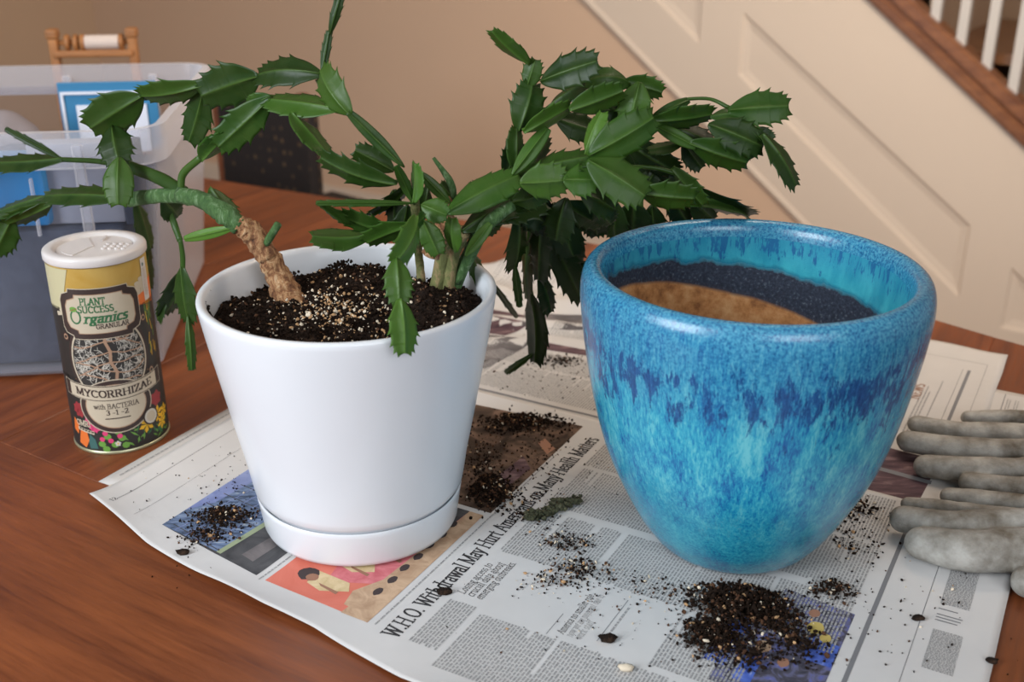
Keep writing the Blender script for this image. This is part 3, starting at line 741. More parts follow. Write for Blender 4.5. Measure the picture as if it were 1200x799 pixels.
d2.text('NEWS', .648, .6955, .018, M_orange_ink, length=.05, nib=(.06, .03)); d2.block(.652, .699, .045, .003, .004, .0016)
d2.block(.73, .02, .09, .11, .007, .0025)
d2.done(s2)
d0 = Dec(h0); d0.block(.05, -.013, .28, .004, .005, .0026); d0.poly([(.05, .786), (.05, .787), (.72, .787), (.72, .786)], M_rule, .0002); d0.block(.66, .79, .045, .014, .003, .0014); d0.done(s0)

# ================================================================ WHITE POT
pz = TZ+.0045
wp = thing('white_flower_pot', 'white ceramic flower pot full of soil with its attached drip saucer', 'plant pot', (pot_w.x, pot_w.y, pz))
prof = [(0, .018), (.088, .018), (.0915, .020), (.0930, .026), (.0948, .0370), (.0978, .0412), (.1000, .0440), (.1012, .050), (.1060, .08), (.1138, .12), (.1212, .16), (.1288, .20), (.1325, .222), (.1340, .232), (.1345, .2365), (.1338, .2385), (.1305, .2392), (.1275, .2382), (.1255, .234), (.1235, .218), (.113, .15), (.101, .08), (.090, .035), (.085, .030), (0, .030)]
bmo('pot_body', lathe(prof), M_white, wp, auto=60)
prof = [(0, .0), (.089, .0), (.0930, .002), (.0946, .006), (.0982, .033), (.0990, .0372), (.0984, .0388), (.0972, .0386), (.0962, .036), (.094, .010), (.090, .006), (0, .006)]
bmo('saucer', lathe(prof), M_white, wp, auto=60)
# ================================================================ BLUE POT
bp = thing('blue_glazed_pot', 'empty turquoise blue drip-glazed planter with bare brown clay inside', 'plant pot', (pot_b.x, pot_b.y, pz))
op = [(0, .0), (.064, .0), (.0705, .002), (.0770, .008), (.0845, .018), (.0925, .030), (.108, .060), (.1248, .1), (.1378, .15), (.1465, .2), (.1502, .23), (.1512, .246), (.1504, .258), (.1478, .2665), (.1435, .2712), (.1390, .2720), (.1345, .2700), (.1315, .265), (.1300, .257)]
ip = [(.1300, .257), (.1290, .245), (.1270, .225), (.122, .19), (.114, .15), (.103, .11), (.089, .07), (.075, .03), (.066, .018), (0, .016)]
def refine(p, n=3):
    Q = [Vector((a, b, 0)) for a, b in p]; o = smoothpath(Q, (len(Q)-1)*n); return [(max(v.x, 0), v.y) for v in o]
opr = [(0, 0), (.064, 0)]+refine(op[1:], 3)[1:]
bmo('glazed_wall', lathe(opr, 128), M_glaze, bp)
bmo('inner_wall', lathe(refine(ip[:-1], 3)+[(0, .016)], 128), M_inside, bp)

# ================================================================ SOIL
ph_ = (1+5**.5)/2
ICOV = [Vector(v).normalized() for v in ((-1, ph_, 0), (1, ph_, 0), (-1, -ph_, 0), (1, -ph_, 0), (0, -1, ph_), (0, 1, ph_), (0, -1, -ph_), (0, 1, -ph_), (ph_, 0, -1), (ph_, 0, 1), (-ph_, 0, -1), (-ph_, 0, 1))]
ICO = [(0, 11, 5), (0, 5, 1), (0, 1, 7), (0, 7, 10), (0, 10, 11), (1, 5, 9), (5, 11, 4), (11, 10, 2), (10, 7, 6), (7, 1, 8), (3, 9, 4), (3, 4, 2), (3, 2, 6), (3, 6, 8), (3, 8, 9), (4, 9, 5), (2, 4, 11), (6, 2, 10), (8, 6, 7), (9, 8, 1)]
def crumb_mesh(items):
    V, Fc, Mi = [], [], []
    for (x, y, z, s, mi) in items:
        i0 = len(V); ax = Vector((R.gauss(0, 1), R.gauss(0, 1), R.gauss(0, 1))).normalized(); rot = Matrix.Rotation(R.uniform(0, 6.28), 3, ax)
        sc = (R.uniform(.8, 1.4), R.uniform(.5, 1.1), R.uniform(.4, 1.0))
        for v in ICOV:
            f = 1+R.uniform(-.35, .3); q_ = rot @ Vector((v.x*f*sc[0], v.y*f*sc[1], v.z*f*sc[2])); V.append((x+q_.x*s, y+q_.y*s, z+q_.z*s))
        for f in ICO: Fc.append([i0+k_ for k_ in f]); Mi.append(mi)
    return V, Fc, Mi
CM = [M_crumb, M_crumb2, M_perl, M_verm]
def crumbs(name, items, label, cat, parent=None):
    V, Fc, Mi = crumb_mesh(items); me = bpy.data.meshes.new(name); me.from_pydata(V, [], Fc)
    o = link(name, me, parent, CM, False, 'stuff'); me.polygons.foreach_set('material_index', Mi)
    if label: tag(o, label, cat)
    return o
def soilh(x, y):
    n = noise.noise(Vector((x*14, y*14, 2)))*.010+noise.noise(Vector((x*45, y*45, 5)))*.006+noise.noise(Vector((x*130, y*130, 8)))*.003
    r = math.hypot(x, y); h = .211+n+.013*math.exp(-((x-.0)**2+(y-.06)**2)/.004)-.007*max(0, (r-.08)/.05)
    h += .009*math.exp(-((x+.10)**2+(y+.0)**2)/.0018)
    h += .014*math.exp(-((x-.075)**2+(y-.01)**2)/.0016) - .006*math.exp(-((x+.01)**2+(y+.05)**2)/.002)
    return h
bm = bmesh.new(); rings = []; NR, NA = 46, 110
for i in range(1, NR+1):
    r = .1225*i/NR; rings.append([bm.verts.new((r*math.cos(2*math.pi*j/NA), r*math.sin(2*math.pi*j/NA), soilh(r*math.cos(2*math.pi*j/NA), r*math.sin(2*math.pi*j/NA)))) for j in range(NA)])
c = bm.verts.new((0, 0, soilh(0, 0)))
for j in range(NA): bm.faces.new((c, rings[0][j], rings[0][(j+1) % NA]))
for A, B in zip(rings, rings[1:]):
    for j in range(NA): bm.faces.new((A[j], A[(j+1) % NA], B[(j+1) % NA], B[j]))
low = [bm.verts.new((v.co.x*.92, v.co.y*.92, .15)) for v in rings[-1]]
for j in range(NA): bm.faces.new((rings[-1][j], rings[-1][(j+1) % NA], low[(j+1) % NA], low[j]))
bm.faces.new(low)
soil = bmo('potting_soil', bm, M_soil, kind='stuff'); soil.location = (pot_w.x, pot_w.y, pz)
tag(soil, 'dark potting soil filling the white pot around the cactus stems', 'soil', kind='stuff')
its = []
for i in range(8500):
    a = R.uniform(0, 6.283); r = .121*math.sqrt(R.random()); x, y = r*math.cos(a), r*math.sin(a)
    s = R.choice((.0005, .0007, .0009, .0013, .0017)); its.append((x, y, soilh(x, y)+s*R.uniform(0, 1.6), s, 0 if R.random() < .93 else 1))
for i in range(110):
    a = R.uniform(0, 6.283); r = .110*math.sqrt(R.random()); cx, cy = r*math.cos(a), r*math.sin(a)
    for k_ in range(14): its.append((cx+R.gauss(0, .003), cy+R.gauss(0, .003), soilh(cx, cy)+R.uniform(0, .008), R.uniform(.0008, .0022), 0 if R.random() < .93 else 1))
cr = crumbs('soil_crumb', its, None, None, soil); its = []
for i in range(900):
    if R.random() < .55:
        x = R.gauss(-.015, .03); y = R.gauss(-.005, .025)
    else:
        a = R.uniform(0, 6.283); r = .114*math.sqrt(R.random()); x, y = r*math.cos(a), r*math.sin(a)
    if math.hypot(x, y) > .114: continue
    s = R.choice((.0005, .0007, .0009, .0013, .0018)); its.append((x, y, soilh(x, y)+s*.8+.0012, s, 2 if R.random() < .5 else 3))
crumbs('perlite', its, None, None, soil)
# crumbs clinging to the rim
its = []
for k_ in range(120):
    a = rad(R.gauss(200, 10)); r = .1285+R.gauss(0, .0015); its.append((r*math.cos(a)+pot_w.x, r*math.sin(a)+pot_w.y, pz+.2350, R.uniform(.0004, .0013), 0))
for k_ in range(160):
    a = rad(R.gauss(198, 5)); t_ = R.random(); r = .118+.008*t_; its.append((r*math.cos(a)+pot_w.x, r*math.sin(a)+pot_w.y, pz+.205+.028*t_, R.uniform(.0008, .002), 0))
crumbs('rim_soil', its, 'soil crumbs sticking to the left rim of the white pot', 'soil')

# spilled soil on the newspaper
def sheet_z(x, y):
    d = Vector((x, y))-O; a, b = d.dot(e1), d.dot(e2)
    if front(b) < a < .41 and 0 < b < .84: return TZ+h1(a, b)
    if .34 < a < .85 and -.02 < b < .77: return TZ+h2(a, b)
    if .03 < a < .72 and -.02 < b < .83: return TZ+h0(a, b)
    return TZ
def pile(label, blobs, perl=.1, name='spilled_soil'):
    its = []
    for (px, py, rx, ry, n, smin, smax, hh) in blobs:
        c = tab(px, py); scx = rx*c.y/cs/FPX; 
        scy = ry/FPX*c.y/cs/ .52
        for i in range(int(n*(1.9 if hh else 1))):
            g_ = .42 if hh else .5; x = R.gauss(0, g_); y = R.gauss(0, g_); f = max(0, 1-(x*x+y*y))
            X, Y = c.x+x*scx, c.y+y*scy
            if min((Vector((X, Y))-pot_w).length, (Vector((X, Y))-pot_b).length) < .095: continue
            s = R.uniform(smin, smax)*(.5+.5*R.random()); t_ = R.random(); z = sheet_z(X, Y)+.0003+s*.55+(hh*f*R.random() if hh else 0)
            mi = (0 if R.random() < .85 else 1) if t_ > perl else (2 if R.random() < .5 else 3)
            its.append((X, Y, z, s*(1 if mi < 2 else 1.15), mi))
    return crumbs(name, its, label, 'soil')
pile('biggest heap of spilled dark soil in front of the blue pot', [(862, 712, 62, 36, 1500, .0007, .0028, .016), (835, 752, 42, 24, 550, .0007, .0025, .009), (905, 725, 40, 30, 350, .0006, .0024, .006), (885, 772, 50, 20, 120, .0006, .0028, .004), (905, 678, 26, 20, 90, .0006, .0022, .004), (975, 695, 34, 16, 150, .0006, .0024, .006), (940, 760, 40, 26, 120, .0006, .003, .006)], .03)
pile('dark soil spilled on the paper between the white pot and the blue pot', [(577, 580, 28, 22, 620, .0007, .0026, .010), (612, 500, 62, 15, 420, .0007, .0026, .008), (568, 545, 34, 40, 160, .0005, .002, .003), (620, 540, 60, 40, 130, .0005, .002, 0)], .05)
pile('soil crumbs scattered over the printed roof photo left of the white pot', [(262, 610, 45, 16, 380, .0006, .0022, .006), (243, 632, 34, 12, 130, .0006, .002, .004), (265, 575, 50, 30, 60, .0005, .0014, 0), (222, 640, 60, 40, 30, .0005, .0014, 0)], .06)
pile('brown crumbs with tan chips lying below the headline between the pots', [(665, 640, 40, 14, 110, .0006, .002, .003), (675, 672, 55, 14, 110, .0006, .0022, .003), (650, 685, 50, 12, 60, .0006, .002, .002), (620, 600, 50, 30, 70, .0006, .002, .002)], .16)
pile('loose soil crumbs scattered at the right foot of the blue pot', [(1000, 600, 36, 16, 130, .0006, .0024, .004), (1000, 635, 50, 30, 100, .0005, .002, 0), (990, 625, 40, 40, 70, .0005, .002, 0)], .14)
pile('fine soil crumbs scattered thinly over the whole newspaper', [(760, 690, 110, 25, 160, .0005, .0017, 0), (700, 740, 160, 60, 90, .0004, .0015, 0), (620, 560, 120, 80, 100, .0004, .0014, 0), (1000, 740, 180, 60, 70, .0004, .0016, 0), (250, 560, 160, 50, 50, .0004, .0013, 0), (840, 690, 120, 20, 120, .0006, .002, 0), (1080, 700, 80, 60, 25, .0005, .0018, 0)], .1)
pile('dark soil crumbs on the back newspaper behind the hanging leaves', [(655, 425, 34, 10, 120, .0007, .002, .003), (670, 345, 26, 12, 40, .0007, .0018, 0), (640, 430, 90, 60, 110, .0005, .0016, 0), (650, 450, 70, 26, 40, .0005, .0016, 0)], .02)
def chip(px, py, s, label, m=None, cat='soil'):
    c = tab(px, py); bm = bmesh.new(); r_ = bmesh.ops.create_icosphere(bm, subdivisions=2, radius=s)
    for v in bm.verts: v.co = Vector((v.co.x*1.3, v.co.y*.8, v.co.z*.6))*(1+.45*noise.noise(v.co*300+Vector((px, 0, 0))))
    o = bmo('soil_lump', bm, m or M_soil); o.location = (c.x, c.y, sheet_z(c.x, c.y)+s*.45); tag(o, label, cat)
chip(521, 698, .0055, 'dark soil lump lying on the headline word Withdrawal'); chip(712, 755, .006, 'brown soil lump near the bottom below the small deck')
chip(215, 652, .005, 'black soil lump in the paper margin left of the photos'); chip(733, 789, .005, 'pale tan chip at the bottom edge of the picture', M_perl, 'chip')
chip(131, 571, .0030, 'tiny white chip on the table at the left paper corner', M_perl, 'chip')
chip(1075, 729, .0045, 'dark crumb between the two ruled lines at right'); chip(1161, 779, .004, 'thin dark crumb near the right edge of the sheet')
# dried moss-green leaf scrap
bm = bmesh.new(); c = tab(650, 601)
for i in range(150):
    t_ = (i/150-.5); x = t_*.062+R.gauss(0, .003); y = .010*math.sin(t_*4)+R.gauss(0, .004); r_ = bmesh.ops.create_icosphere(bm, subdivisions=1, radius=R.uniform(.0010, .0032), matrix=Matrix.Translation((x, y, R.uniform(.0, .003))))
for v in bm.verts: v.co += Vector((noise.noise(v.co*400), noise.noise(v.co*400+Vector((5, 0, 0))), 0))*.004
M_moss = m_bark('dried_leaf', [(.3, (.03, .035, .016)), (.5, (.08, .085, .04)), (.7, (.19, .18, .11))], 300)
o = bmo('dried_leaf', bm, M_moss); o.location = (c.x, c.y, sheet_z(c.x, c.y)+.0022); o.rotation_euler = (0, 0, rad(14)); tag(o, 'crumbled grey-green leaf scrap lying across the headline between the pots', 'leaf')

# ================================================================ CHRISTMAS CACTUS
root0 = Vector((pot_w.x+.05, pot_w.y+.0, pz+.20))
cactus = thing('christmas_cactus', 'sprawling green holiday cactus with toothed leaf segments growing from the white pot', 'cactus', root0)
LEAFN = [0]
def leaf(x0, y0, x1, y1, w, Y0, Y1=None, tone=1.0, bend=None, roll=None, teeth=1.0, narrow=0):
    Y1 = Y0 if Y1 is None else Y1
    LEAFN[0] += 1; Q = random.Random(LEAFN[0]*13+5)
    p0 = aty(x0, y0, Y0); p1 = aty(x1, y1, Y1); L = (p1-p0).length; a = (p1-p0)/L
    mid = (p0+p1)/2; dist = (mid-cam.location).length; wm = w/FPX*dist
    view = (mid-cam.location).normalized(); s0 = a.cross(view).normalized(); n0 = s0.cross(a).normalized()
    if n0.dot(view) > 0: n0 = -n0
    full = max(wm, min(.032, L*.62))
    cphi = max(min(wm/full, 1), .30) if roll is None else math.cos(rad(roll))
    if narrow: cphi = 1
    phi = math.acos(cphi)
    if phi < .25: phi = Q.uniform(.05, .35)*(1 if narrow == 0 else .3)
    phi *= Q.choice((-1, 1)); hw = wm/max(math.cos(phi), .3)/2
    if s0.z < 0: s0 = -s0
    s = s0*math.cos(phi)+n0*math.sin(phi); nn = s.cross(a).normalized()
    if nn.dot(view) > 0: nn = -nn
    bend = Q.uniform(-.06, .10) if bend is None else bend
    fold = Q.uniform(.02, .14); tk = [.40+Q.uniform(-.07, .07), .64+Q.uniform(-.05, .05), .83+Q.uniform(-.03, .03), .955]
    tk2 = [.46+Q.uniform(-.07, .07), .68+Q.uniform(-.05, .05), .86+Q.uniform(-.03, .03), .965]
    ts = sorted(set([i/20 for i in range(21)]+[t for t in tk]+[t+.014 for t in tk]+tk2+[t+.014 for t in tk2]))
    ts = [t for t in ts if t <= 1]
    def half(t, T):
        f = .13+.87*math.sin(math.pi/2*min(1, t/.52))**.85
        if t > .52: f *= 1-.50*((t-.52)/.48)**2.4
        fw = 0
        if not narrow or teeth > .5:
            for q in T:
                if t <= q: d = (q-t)/.11; 
                else: d = 9 if t > q+.013 else (t-q)/.0135
                if d < 1: fw = max(fw, (1-d)**2.2)
        return f*(1-.08*teeth)+.26*teeth*fw*(.45+.55*f), fw
    SS = [-1, -.82, -.5, -.16, -.06, 0, .06, .16, .5, .82, 1]
    rh = {0: 1, .06: .72, .16: .22, .5: .08, .82: .03, 1: 0}
    bm = bmesh.new(); ly = bm.verts.layers.float.new('rib'); F_, B_ = [], []
    rr = max(.0010, min(.0024, hw*.2))*(1.6 if narrow else 1)
    for t in ts:
        hl, fl_ = half(t, tk); hr, fr_ = half(t, tk2); rf, rb = [], []
        for sv in SS:
            h = (hl if sv < 0 else hr)*hw; f = fl_ if sv < 0 else fr_
            xoff = L*.05*f*abs(sv)**6 + (L*.07*abs(sv)**2*(t > .985) if not narrow else 0)
            wav = .03*hw*math.sin(t*14+LEAFN[0])*abs(sv)
            q = p0 + a*(L*t+xoff) + s*(sv*h) + nn*(bend*L*4*t*(1-t) - fold*abs(sv)*h + wav)
            z = rr*rh[abs(sv)]*(1.25-.75*t)+.00035*(1 if abs(sv) < 1 else .3)
            v1 = bm.verts.new(q+nn*z-root0); v2 = bm.verts.new(q-nn*z-root0)
            rv = max(0, 1-abs(sv)/.13)*(1-.5*t); v1[ly] = rv; v2[ly] = rv
            rf.append(v1); rb.append(v2)
        F_.append(rf); B_.append(rb)
    m_ = len(SS)
    for i in range(len(ts)-1):
        for j in range(m_-1):
            bm.faces.new((F_[i][j], F_[i][j+1], F_[i+1][j+1], F_[i+1][j])); bm.faces.new((B_[i][j], B_[i+1][j], B_[i+1][j+1], B_[i][j+1]))
        for j in (0, m_-1): bm.faces.new((F_[i][j], F_[i+1][j], B_[i+1][j], B_[i][j]))
    for i in (0, -1):
        for j in range(m_-1): bm.faces.new((F_[i][j], F_[i][j+1], B_[i][j+1], B_[i][j]))
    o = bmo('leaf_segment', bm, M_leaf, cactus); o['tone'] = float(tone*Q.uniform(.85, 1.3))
    return o
def stem(pts, radpx, m, name='stem', rough=.12, flat=1.0, label=None):
    P = [aty(x, y, Y) for x, y, Y in pts]; rads = [r/FPX*(p-cam.location).length for r, p in zip(radpx, P)]
    bm = bmesh.new(); tube(bm, [p-root0 for p in P], rads, 14, rough=rough, seed=len(pts)*3.1+pts[0][0], flat=flat)
    o = bmo(name, bm, m, cactus); o['tone'] = 1.0
    if label: o['label'] = label
    return o
# ---- left plant
stem([(343, 368, .97), (337, 348, .983), (327, 324, .988), (312, 296, .988)], [20, 18, 14, 12], M_bark, 'trunk', .35, label='thick peeling woody trunk leaning left')
stem([(314, 302, .988), (303, 282, .988), (288, 268, .988), (276, 262, .985)], [13, 13, 13, 9], M_bark, 'trunk', .35)
stem([(310, 288, .985), (326, 263, .975)], [4.5, 4.5], M_stem, 'cut_stub')
stem([(282, 266, .985), (262, 250, .99), (240, 236, 1.005), (210, 228, 1.03)], [11, 12, 10, 9], M_stem, 'stem', .3, .8)
stem([(215, 229, 1.03), (180, 230, 1.055), (150, 234, 1.08)], [8.5, 8, 8], M_stem, 'stem', .2, .7)
stem([(216, 226, 1.03), (185, 208, 1.06), (150, 195, 1.09)], [8, 7.5, 7], M_leaf, 'stem', .12, .6)
stem([(152, 195, 1.09), (115, 189, 1.12), (74, 187, 1.15)], [4, 3, 2.6], M_leaf, 'stem', .05)
leaf(152, 233, 52, 230, 23, 1.08, 1.15, .75, bend=.02); leaf(56, 231, -8, 252, 15, 1.15, 1.18, .7); leaf(60, 238, 8, 262, 20, 1.15, 1.17, .65)
leaf(14, 256, -6, 296, 34, 1.17, 1.17, .9); leaf(76, 187, -14, 191, 20, 1.15, 1.2, .85); leaf(74, 187, 6, 151, 9, 1.15, 1.18, .8, narrow=1)
stem([(212, 222, 1.03), (215, 203, 1.03), (236, 184, 1.02)], [4, 4.5, 4], M_leaf, 'stem', .05, .7)
leaf(236, 187, 266, 158, 25, 1.02, 1.0, 2.3, teeth=.3); leaf(318, 114, 256, 172, 40, .99, 1.0, 1.35); leaf(317, 112, 292, 122, 20, .99, 1.0, 1.4, teeth=.4)
leaf(278, 266, 216, 280, 13, .98, 1.0, 1.5, teeth=.2, narrow=1); leaf(190, 233, 208, 254, 28, 1.06, 1.08, .6, teeth=.4)
stem([(196, 240, 1.07), (204, 262, 1.07), (211, 282, 1.06)], [3, 4, 3.5], M_leaf, 'stem', .05, .6)
stem([(211, 280, 1.06), (214, 300, 1.06), (214, 322, 1.06)], [2.6, 3, 3], M_leaf, 'stem', .05, .6)
leaf(214, 312, 221, 376, 24, 1.06, 1.06, .75); leaf(220, 368, 225, 434, 12, 1.06, 1.05, .9, narrow=1); leaf(213, 316, 192, 368, 24, 1.10, 1.10, .5); leaf(196, 345, 186, 376, 11, 1.10, 1.1, .5)
leaf(158, 236, 176, 292, 19, 1.2, 1.22, .7, teeth=1.1); leaf(173, 284, 176, 338, 17, 1.22, 1.22, .5); leaf(246, 220, 274, 256, 26, 1.02, 1.0, .9)
# ---- arch of segments over the left
leaf(140, 184, 139, 240, 33, 1.06, 1.04, .85, teeth=.25, bend=.08); leaf(150, 118, 112, 184, 8, 1.2, 1.2, .5) if 0 else None
leaf(132, 148, 140, 192, 38, 1.09, 1.06, .6); leaf(166, 112, 106, 150, 46, 1.07, 1.09, .95, teeth=.8)
leaf(238, 98, 166, 112, 28, 1.04, 1.07, 1.0, bend=.05); leaf(240, 104, 222, 166, 32, 1.05, 1.07, .55); leaf(303, 89, 236, 112, 50, 1.0, 1.04, .65)
leaf(378, 88, 303, 88, 34, .97, 1.0, .7); leaf(396, 130, 315, 117, 28, .95, .99, 1.0, teeth=.4); leaf(340, 133, 383, 181, 22, .96, .94, 1.0, teeth=.3)
leaf(412, 134, 376, 82, 34, .94, .97, .75); leaf(377, 88, 386, 36, 11, .97, .98, .9, narrow=1); leaf(386, 42, 402, -14, 12, .98, .98, .9, narrow=1)
leaf(474, 196, 408, 131, 16, .93, .94, 1.0, teeth=.3, narrow=1); leaf(466, 214, 376, 184, 28, .92, .93, 1.1, teeth=1.3); leaf(462, 200, 416, 176, 30, .95, .95, .7)
# ---- right plant, woody crown and stems
stem([(526, 356, .985), (524, 338, .985), (531, 300, .975), (544, 270, .955)], [11, 9, 8, 8], M_stembrown); stem([(510, 354, .985), (513, 334, .985), (521, 295, .975), (528, 260, .955)], [10, 9, 9, 9], M_stembrown)
stem([(494, 330, 1.0), (491, 300, .995), (486, 236, .94)], [5, 5, 5.5], M_stembrown, 'stem', .2); stem([(528, 350, .99), (547, 303, .98), (563, 268, .955)], [7, 8, 8], M_stem)
stem([(505, 300, .95), (517, 270, .95), (522, 244, .95), (530, 236, .95)], [10, 13, 14, 9], M_bark, 'trunk', .5, label='gnarled woody crown of the right clump'); stem([(488, 366, .96), (504, 357, .972), (522, 342, .985)], [7, 7, 5], M_bark, 'root', .4)
# leaves hanging in front
leaf(497, 250, 488, 262, 12, .90, .88, 1.1) ; leaf(487, 252, 462, 308, 27, .88, .85, 1.25, bend=.12); leaf(464, 302, 468, 356, 34, .85, .83, 1.45, bend=.08); leaf(468, 350, 474, 414, 34, .83, .812, 1.6, bend=.05)
leaf(486, 238, 487, 192, 15, .93, .93, 1.7, teeth=.3); leaf(486, 240, 464, 194, 13, .935, .93, 1.2, narrow=1, teeth=.3); leaf(488, 238, 370, 238, 9, .93, .92, 1.1, narrow=1); leaf(374, 237, 404, 262, 12, .93, .95, .6)
leaf(434, 277, 366, 277, 26, .96, .95, .85, teeth=.3); leaf(484, 262, 430, 284, 26, .93, .95, 1.1) ; leaf(462, 276, 398, 252, 24, .95, .95, 1.0)
leaf(494, 240, 524, 252, 30, .91, .90, 1.4, teeth=.5); leaf(496, 258, 514, 298, 28, .905, .90, .8, teeth=.4); leaf(528, 238, 494, 204, 14, .94, .94, 1.0, narrow=1, teeth=.3)
stem([(533, 238, .96), (528, 214, .96), (508, 185, .97)], [3, 4.5, 2], M_stem); leaf(536, 238, 516, 215, 18, .97, .97, .6)
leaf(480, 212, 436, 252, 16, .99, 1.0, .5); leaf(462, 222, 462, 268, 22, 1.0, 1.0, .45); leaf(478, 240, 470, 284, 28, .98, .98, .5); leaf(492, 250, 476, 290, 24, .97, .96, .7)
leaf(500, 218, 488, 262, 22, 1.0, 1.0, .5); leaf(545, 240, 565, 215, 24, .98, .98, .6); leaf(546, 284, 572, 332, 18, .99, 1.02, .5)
leaf(535, 296, 530, 256, 20, .91, .91, 1.2, teeth=.3); leaf(545, 300, 575, 262, 15, .92, .93, 1.1, narrow=1, teeth=.2); stem([(536, 330, .985), (556, 290, .965), (572, 262, .94), (600, 240, .95)], [6, 7, 8, 7], M_stem)
# big arm to the right
leaf(524, 250, 608, 206, 38, .93, .96, 1.1, teeth=.4, bend=.05); leaf(542, 272, 606, 240, 30, .95, .98, .6); leaf(552, 272, 602, 252, 18, .96, .98, .9); leaf(586, 262, 612, 228, 34, 1.0, 1.0, .5); leaf(570, 250, 640, 238, 34, .99, 1.0, .45)
leaf(600, 206, 642, 150, 20, .96, .98, 1.2, teeth=.3, narrow=1); leaf(603, 200, 605, 150, 20, .98, .99, .8, teeth=.3); leaf(592, 206, 604, 162, 24, 1.0, 1.0, .55); leaf(610, 208, 642, 160, 26, 1.0, 1.02, .55)
leaf(607, 154, 624, 98, 40, .99, 1.0, .95, bend=.12); leaf(618, 104, 628, 70, 24, 1.0, 1.0, .85); leaf(622, 74, 577, 36, 18, 1.0, .99, .9, teeth=.5); leaf(634, 96, 700, 72, 40, .98, .96, .85, bend=.05)
leaf(613, 154, 668, 124, 22, .97, .98, 1.15, teeth=.5); leaf(667, 128, 730, 106, 32, .97, .97, 1.25, teeth=.5); leaf(640, 130, 690, 94, 17, 1.0, 1.0, .6); leaf(652, 140, 700, 155, 34, 1.02, 1.02, .45); leaf(700, 120, 732, 135, 30, 1.0, 1.0, .5)
leaf(738, 100, 686, 96, 28, 1.0, .99, 1.1, bend=.22); leaf(728, 96, 776, 108, 26, 1.0, 1.0, .9); leaf(750, 96, 738, 148, 40, .985, .98, .95, bend=.1)
leaf(690, 182, 766, 138, 46, .95, .96, 1.15, teeth=.5, bend=.08); leaf(688, 182, 706, 132, 20, .955, .965, 1.3, teeth=.2)
leaf(762, 140, 834, 133, 26, .97, .98, 1.25, teeth=.5); leaf(764, 136, 808, 117, 13, .99, 1.0, .9, narrow=1, teeth=.2, bend=.15); stem([(803, 116, 1.0), (832, 116, 1.0), (856, 127, .99)], [2, 2, 2.6], M_leaf)
leaf(832, 138, 870, 134, 15, .98, .98, 1.1, teeth=.2); leaf(853, 130, 924, 125, 40, .98, .98, .9); leaf(830, 146, 894, 172, 40, .97, .97, .7, bend=.08); leaf(866, 138, 892, 165, 10, .975, .97, .9, narrow=1); leaf(884, 150, 906, 163, 16, .98, .98, .8); leaf(892, 158, 932, 218, 22, .965, .96, .75)
leaf(765, 146, 816, 172, 16, .98, .97, .9, narrow=1, teeth=.3); leaf(808, 166, 876, 190, 34, .97, .97, .8); leaf(776, 146, 836, 168, 28, 1.0, 1.0, .35); leaf(800, 168, 760, 176, 15, 1.0, 1.0, .8, teeth=.3); leaf(800, 168, 822, 197, 24, 1.01, 1.01, .6)
leaf(604, 208, 692, 184, 28, .97, .96, .9, bend=.04); leaf(609, 214, 664, 211, 44, .95, .95, 1.0); leaf(660, 211, 699, 211, 40, .945, .945, 1.15); leaf(688, 188, 756, 230, 50, .94, .93, .9, bend=.05)
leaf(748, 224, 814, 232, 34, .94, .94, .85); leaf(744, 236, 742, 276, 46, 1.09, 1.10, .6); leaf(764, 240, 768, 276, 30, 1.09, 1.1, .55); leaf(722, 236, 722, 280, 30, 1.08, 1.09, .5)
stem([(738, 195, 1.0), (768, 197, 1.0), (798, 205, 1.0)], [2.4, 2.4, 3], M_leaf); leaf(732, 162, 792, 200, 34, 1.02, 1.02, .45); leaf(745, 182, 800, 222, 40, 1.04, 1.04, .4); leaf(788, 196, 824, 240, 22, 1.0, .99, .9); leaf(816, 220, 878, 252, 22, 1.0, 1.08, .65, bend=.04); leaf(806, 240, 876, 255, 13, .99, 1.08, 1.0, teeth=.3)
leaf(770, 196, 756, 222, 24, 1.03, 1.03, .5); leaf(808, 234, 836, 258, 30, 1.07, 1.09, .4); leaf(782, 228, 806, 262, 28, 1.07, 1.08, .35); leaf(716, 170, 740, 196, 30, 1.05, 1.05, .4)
# dark mass and hanging chains between the pots
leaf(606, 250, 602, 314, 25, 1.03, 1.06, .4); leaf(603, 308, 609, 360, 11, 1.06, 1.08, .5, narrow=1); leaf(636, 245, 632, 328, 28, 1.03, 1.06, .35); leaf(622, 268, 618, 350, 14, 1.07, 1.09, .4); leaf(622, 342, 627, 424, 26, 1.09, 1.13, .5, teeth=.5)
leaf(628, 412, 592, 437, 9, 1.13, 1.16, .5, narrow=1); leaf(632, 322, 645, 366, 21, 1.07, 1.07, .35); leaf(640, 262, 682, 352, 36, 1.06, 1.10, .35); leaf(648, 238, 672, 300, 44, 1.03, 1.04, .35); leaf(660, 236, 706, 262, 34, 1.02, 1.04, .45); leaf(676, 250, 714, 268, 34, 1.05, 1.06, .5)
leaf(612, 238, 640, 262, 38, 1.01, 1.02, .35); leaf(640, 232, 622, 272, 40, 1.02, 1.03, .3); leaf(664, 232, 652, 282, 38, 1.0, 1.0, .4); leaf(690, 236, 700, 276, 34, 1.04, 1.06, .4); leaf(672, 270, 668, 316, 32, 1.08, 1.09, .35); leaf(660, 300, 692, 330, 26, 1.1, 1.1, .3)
leaf(680, 226, 720, 246, 34, .99, 1.0, .55); leaf(700, 244, 716, 262, 30, 1.0, 1.02, .45); leaf(570, 322, 606, 372, 8, 1.12, 1.2, .45, narrow=1); leaf(590, 244, 572, 276, 22, 1.0, 1.02, .4); leaf(600, 236, 640, 226, 30, .98, .98, .6)

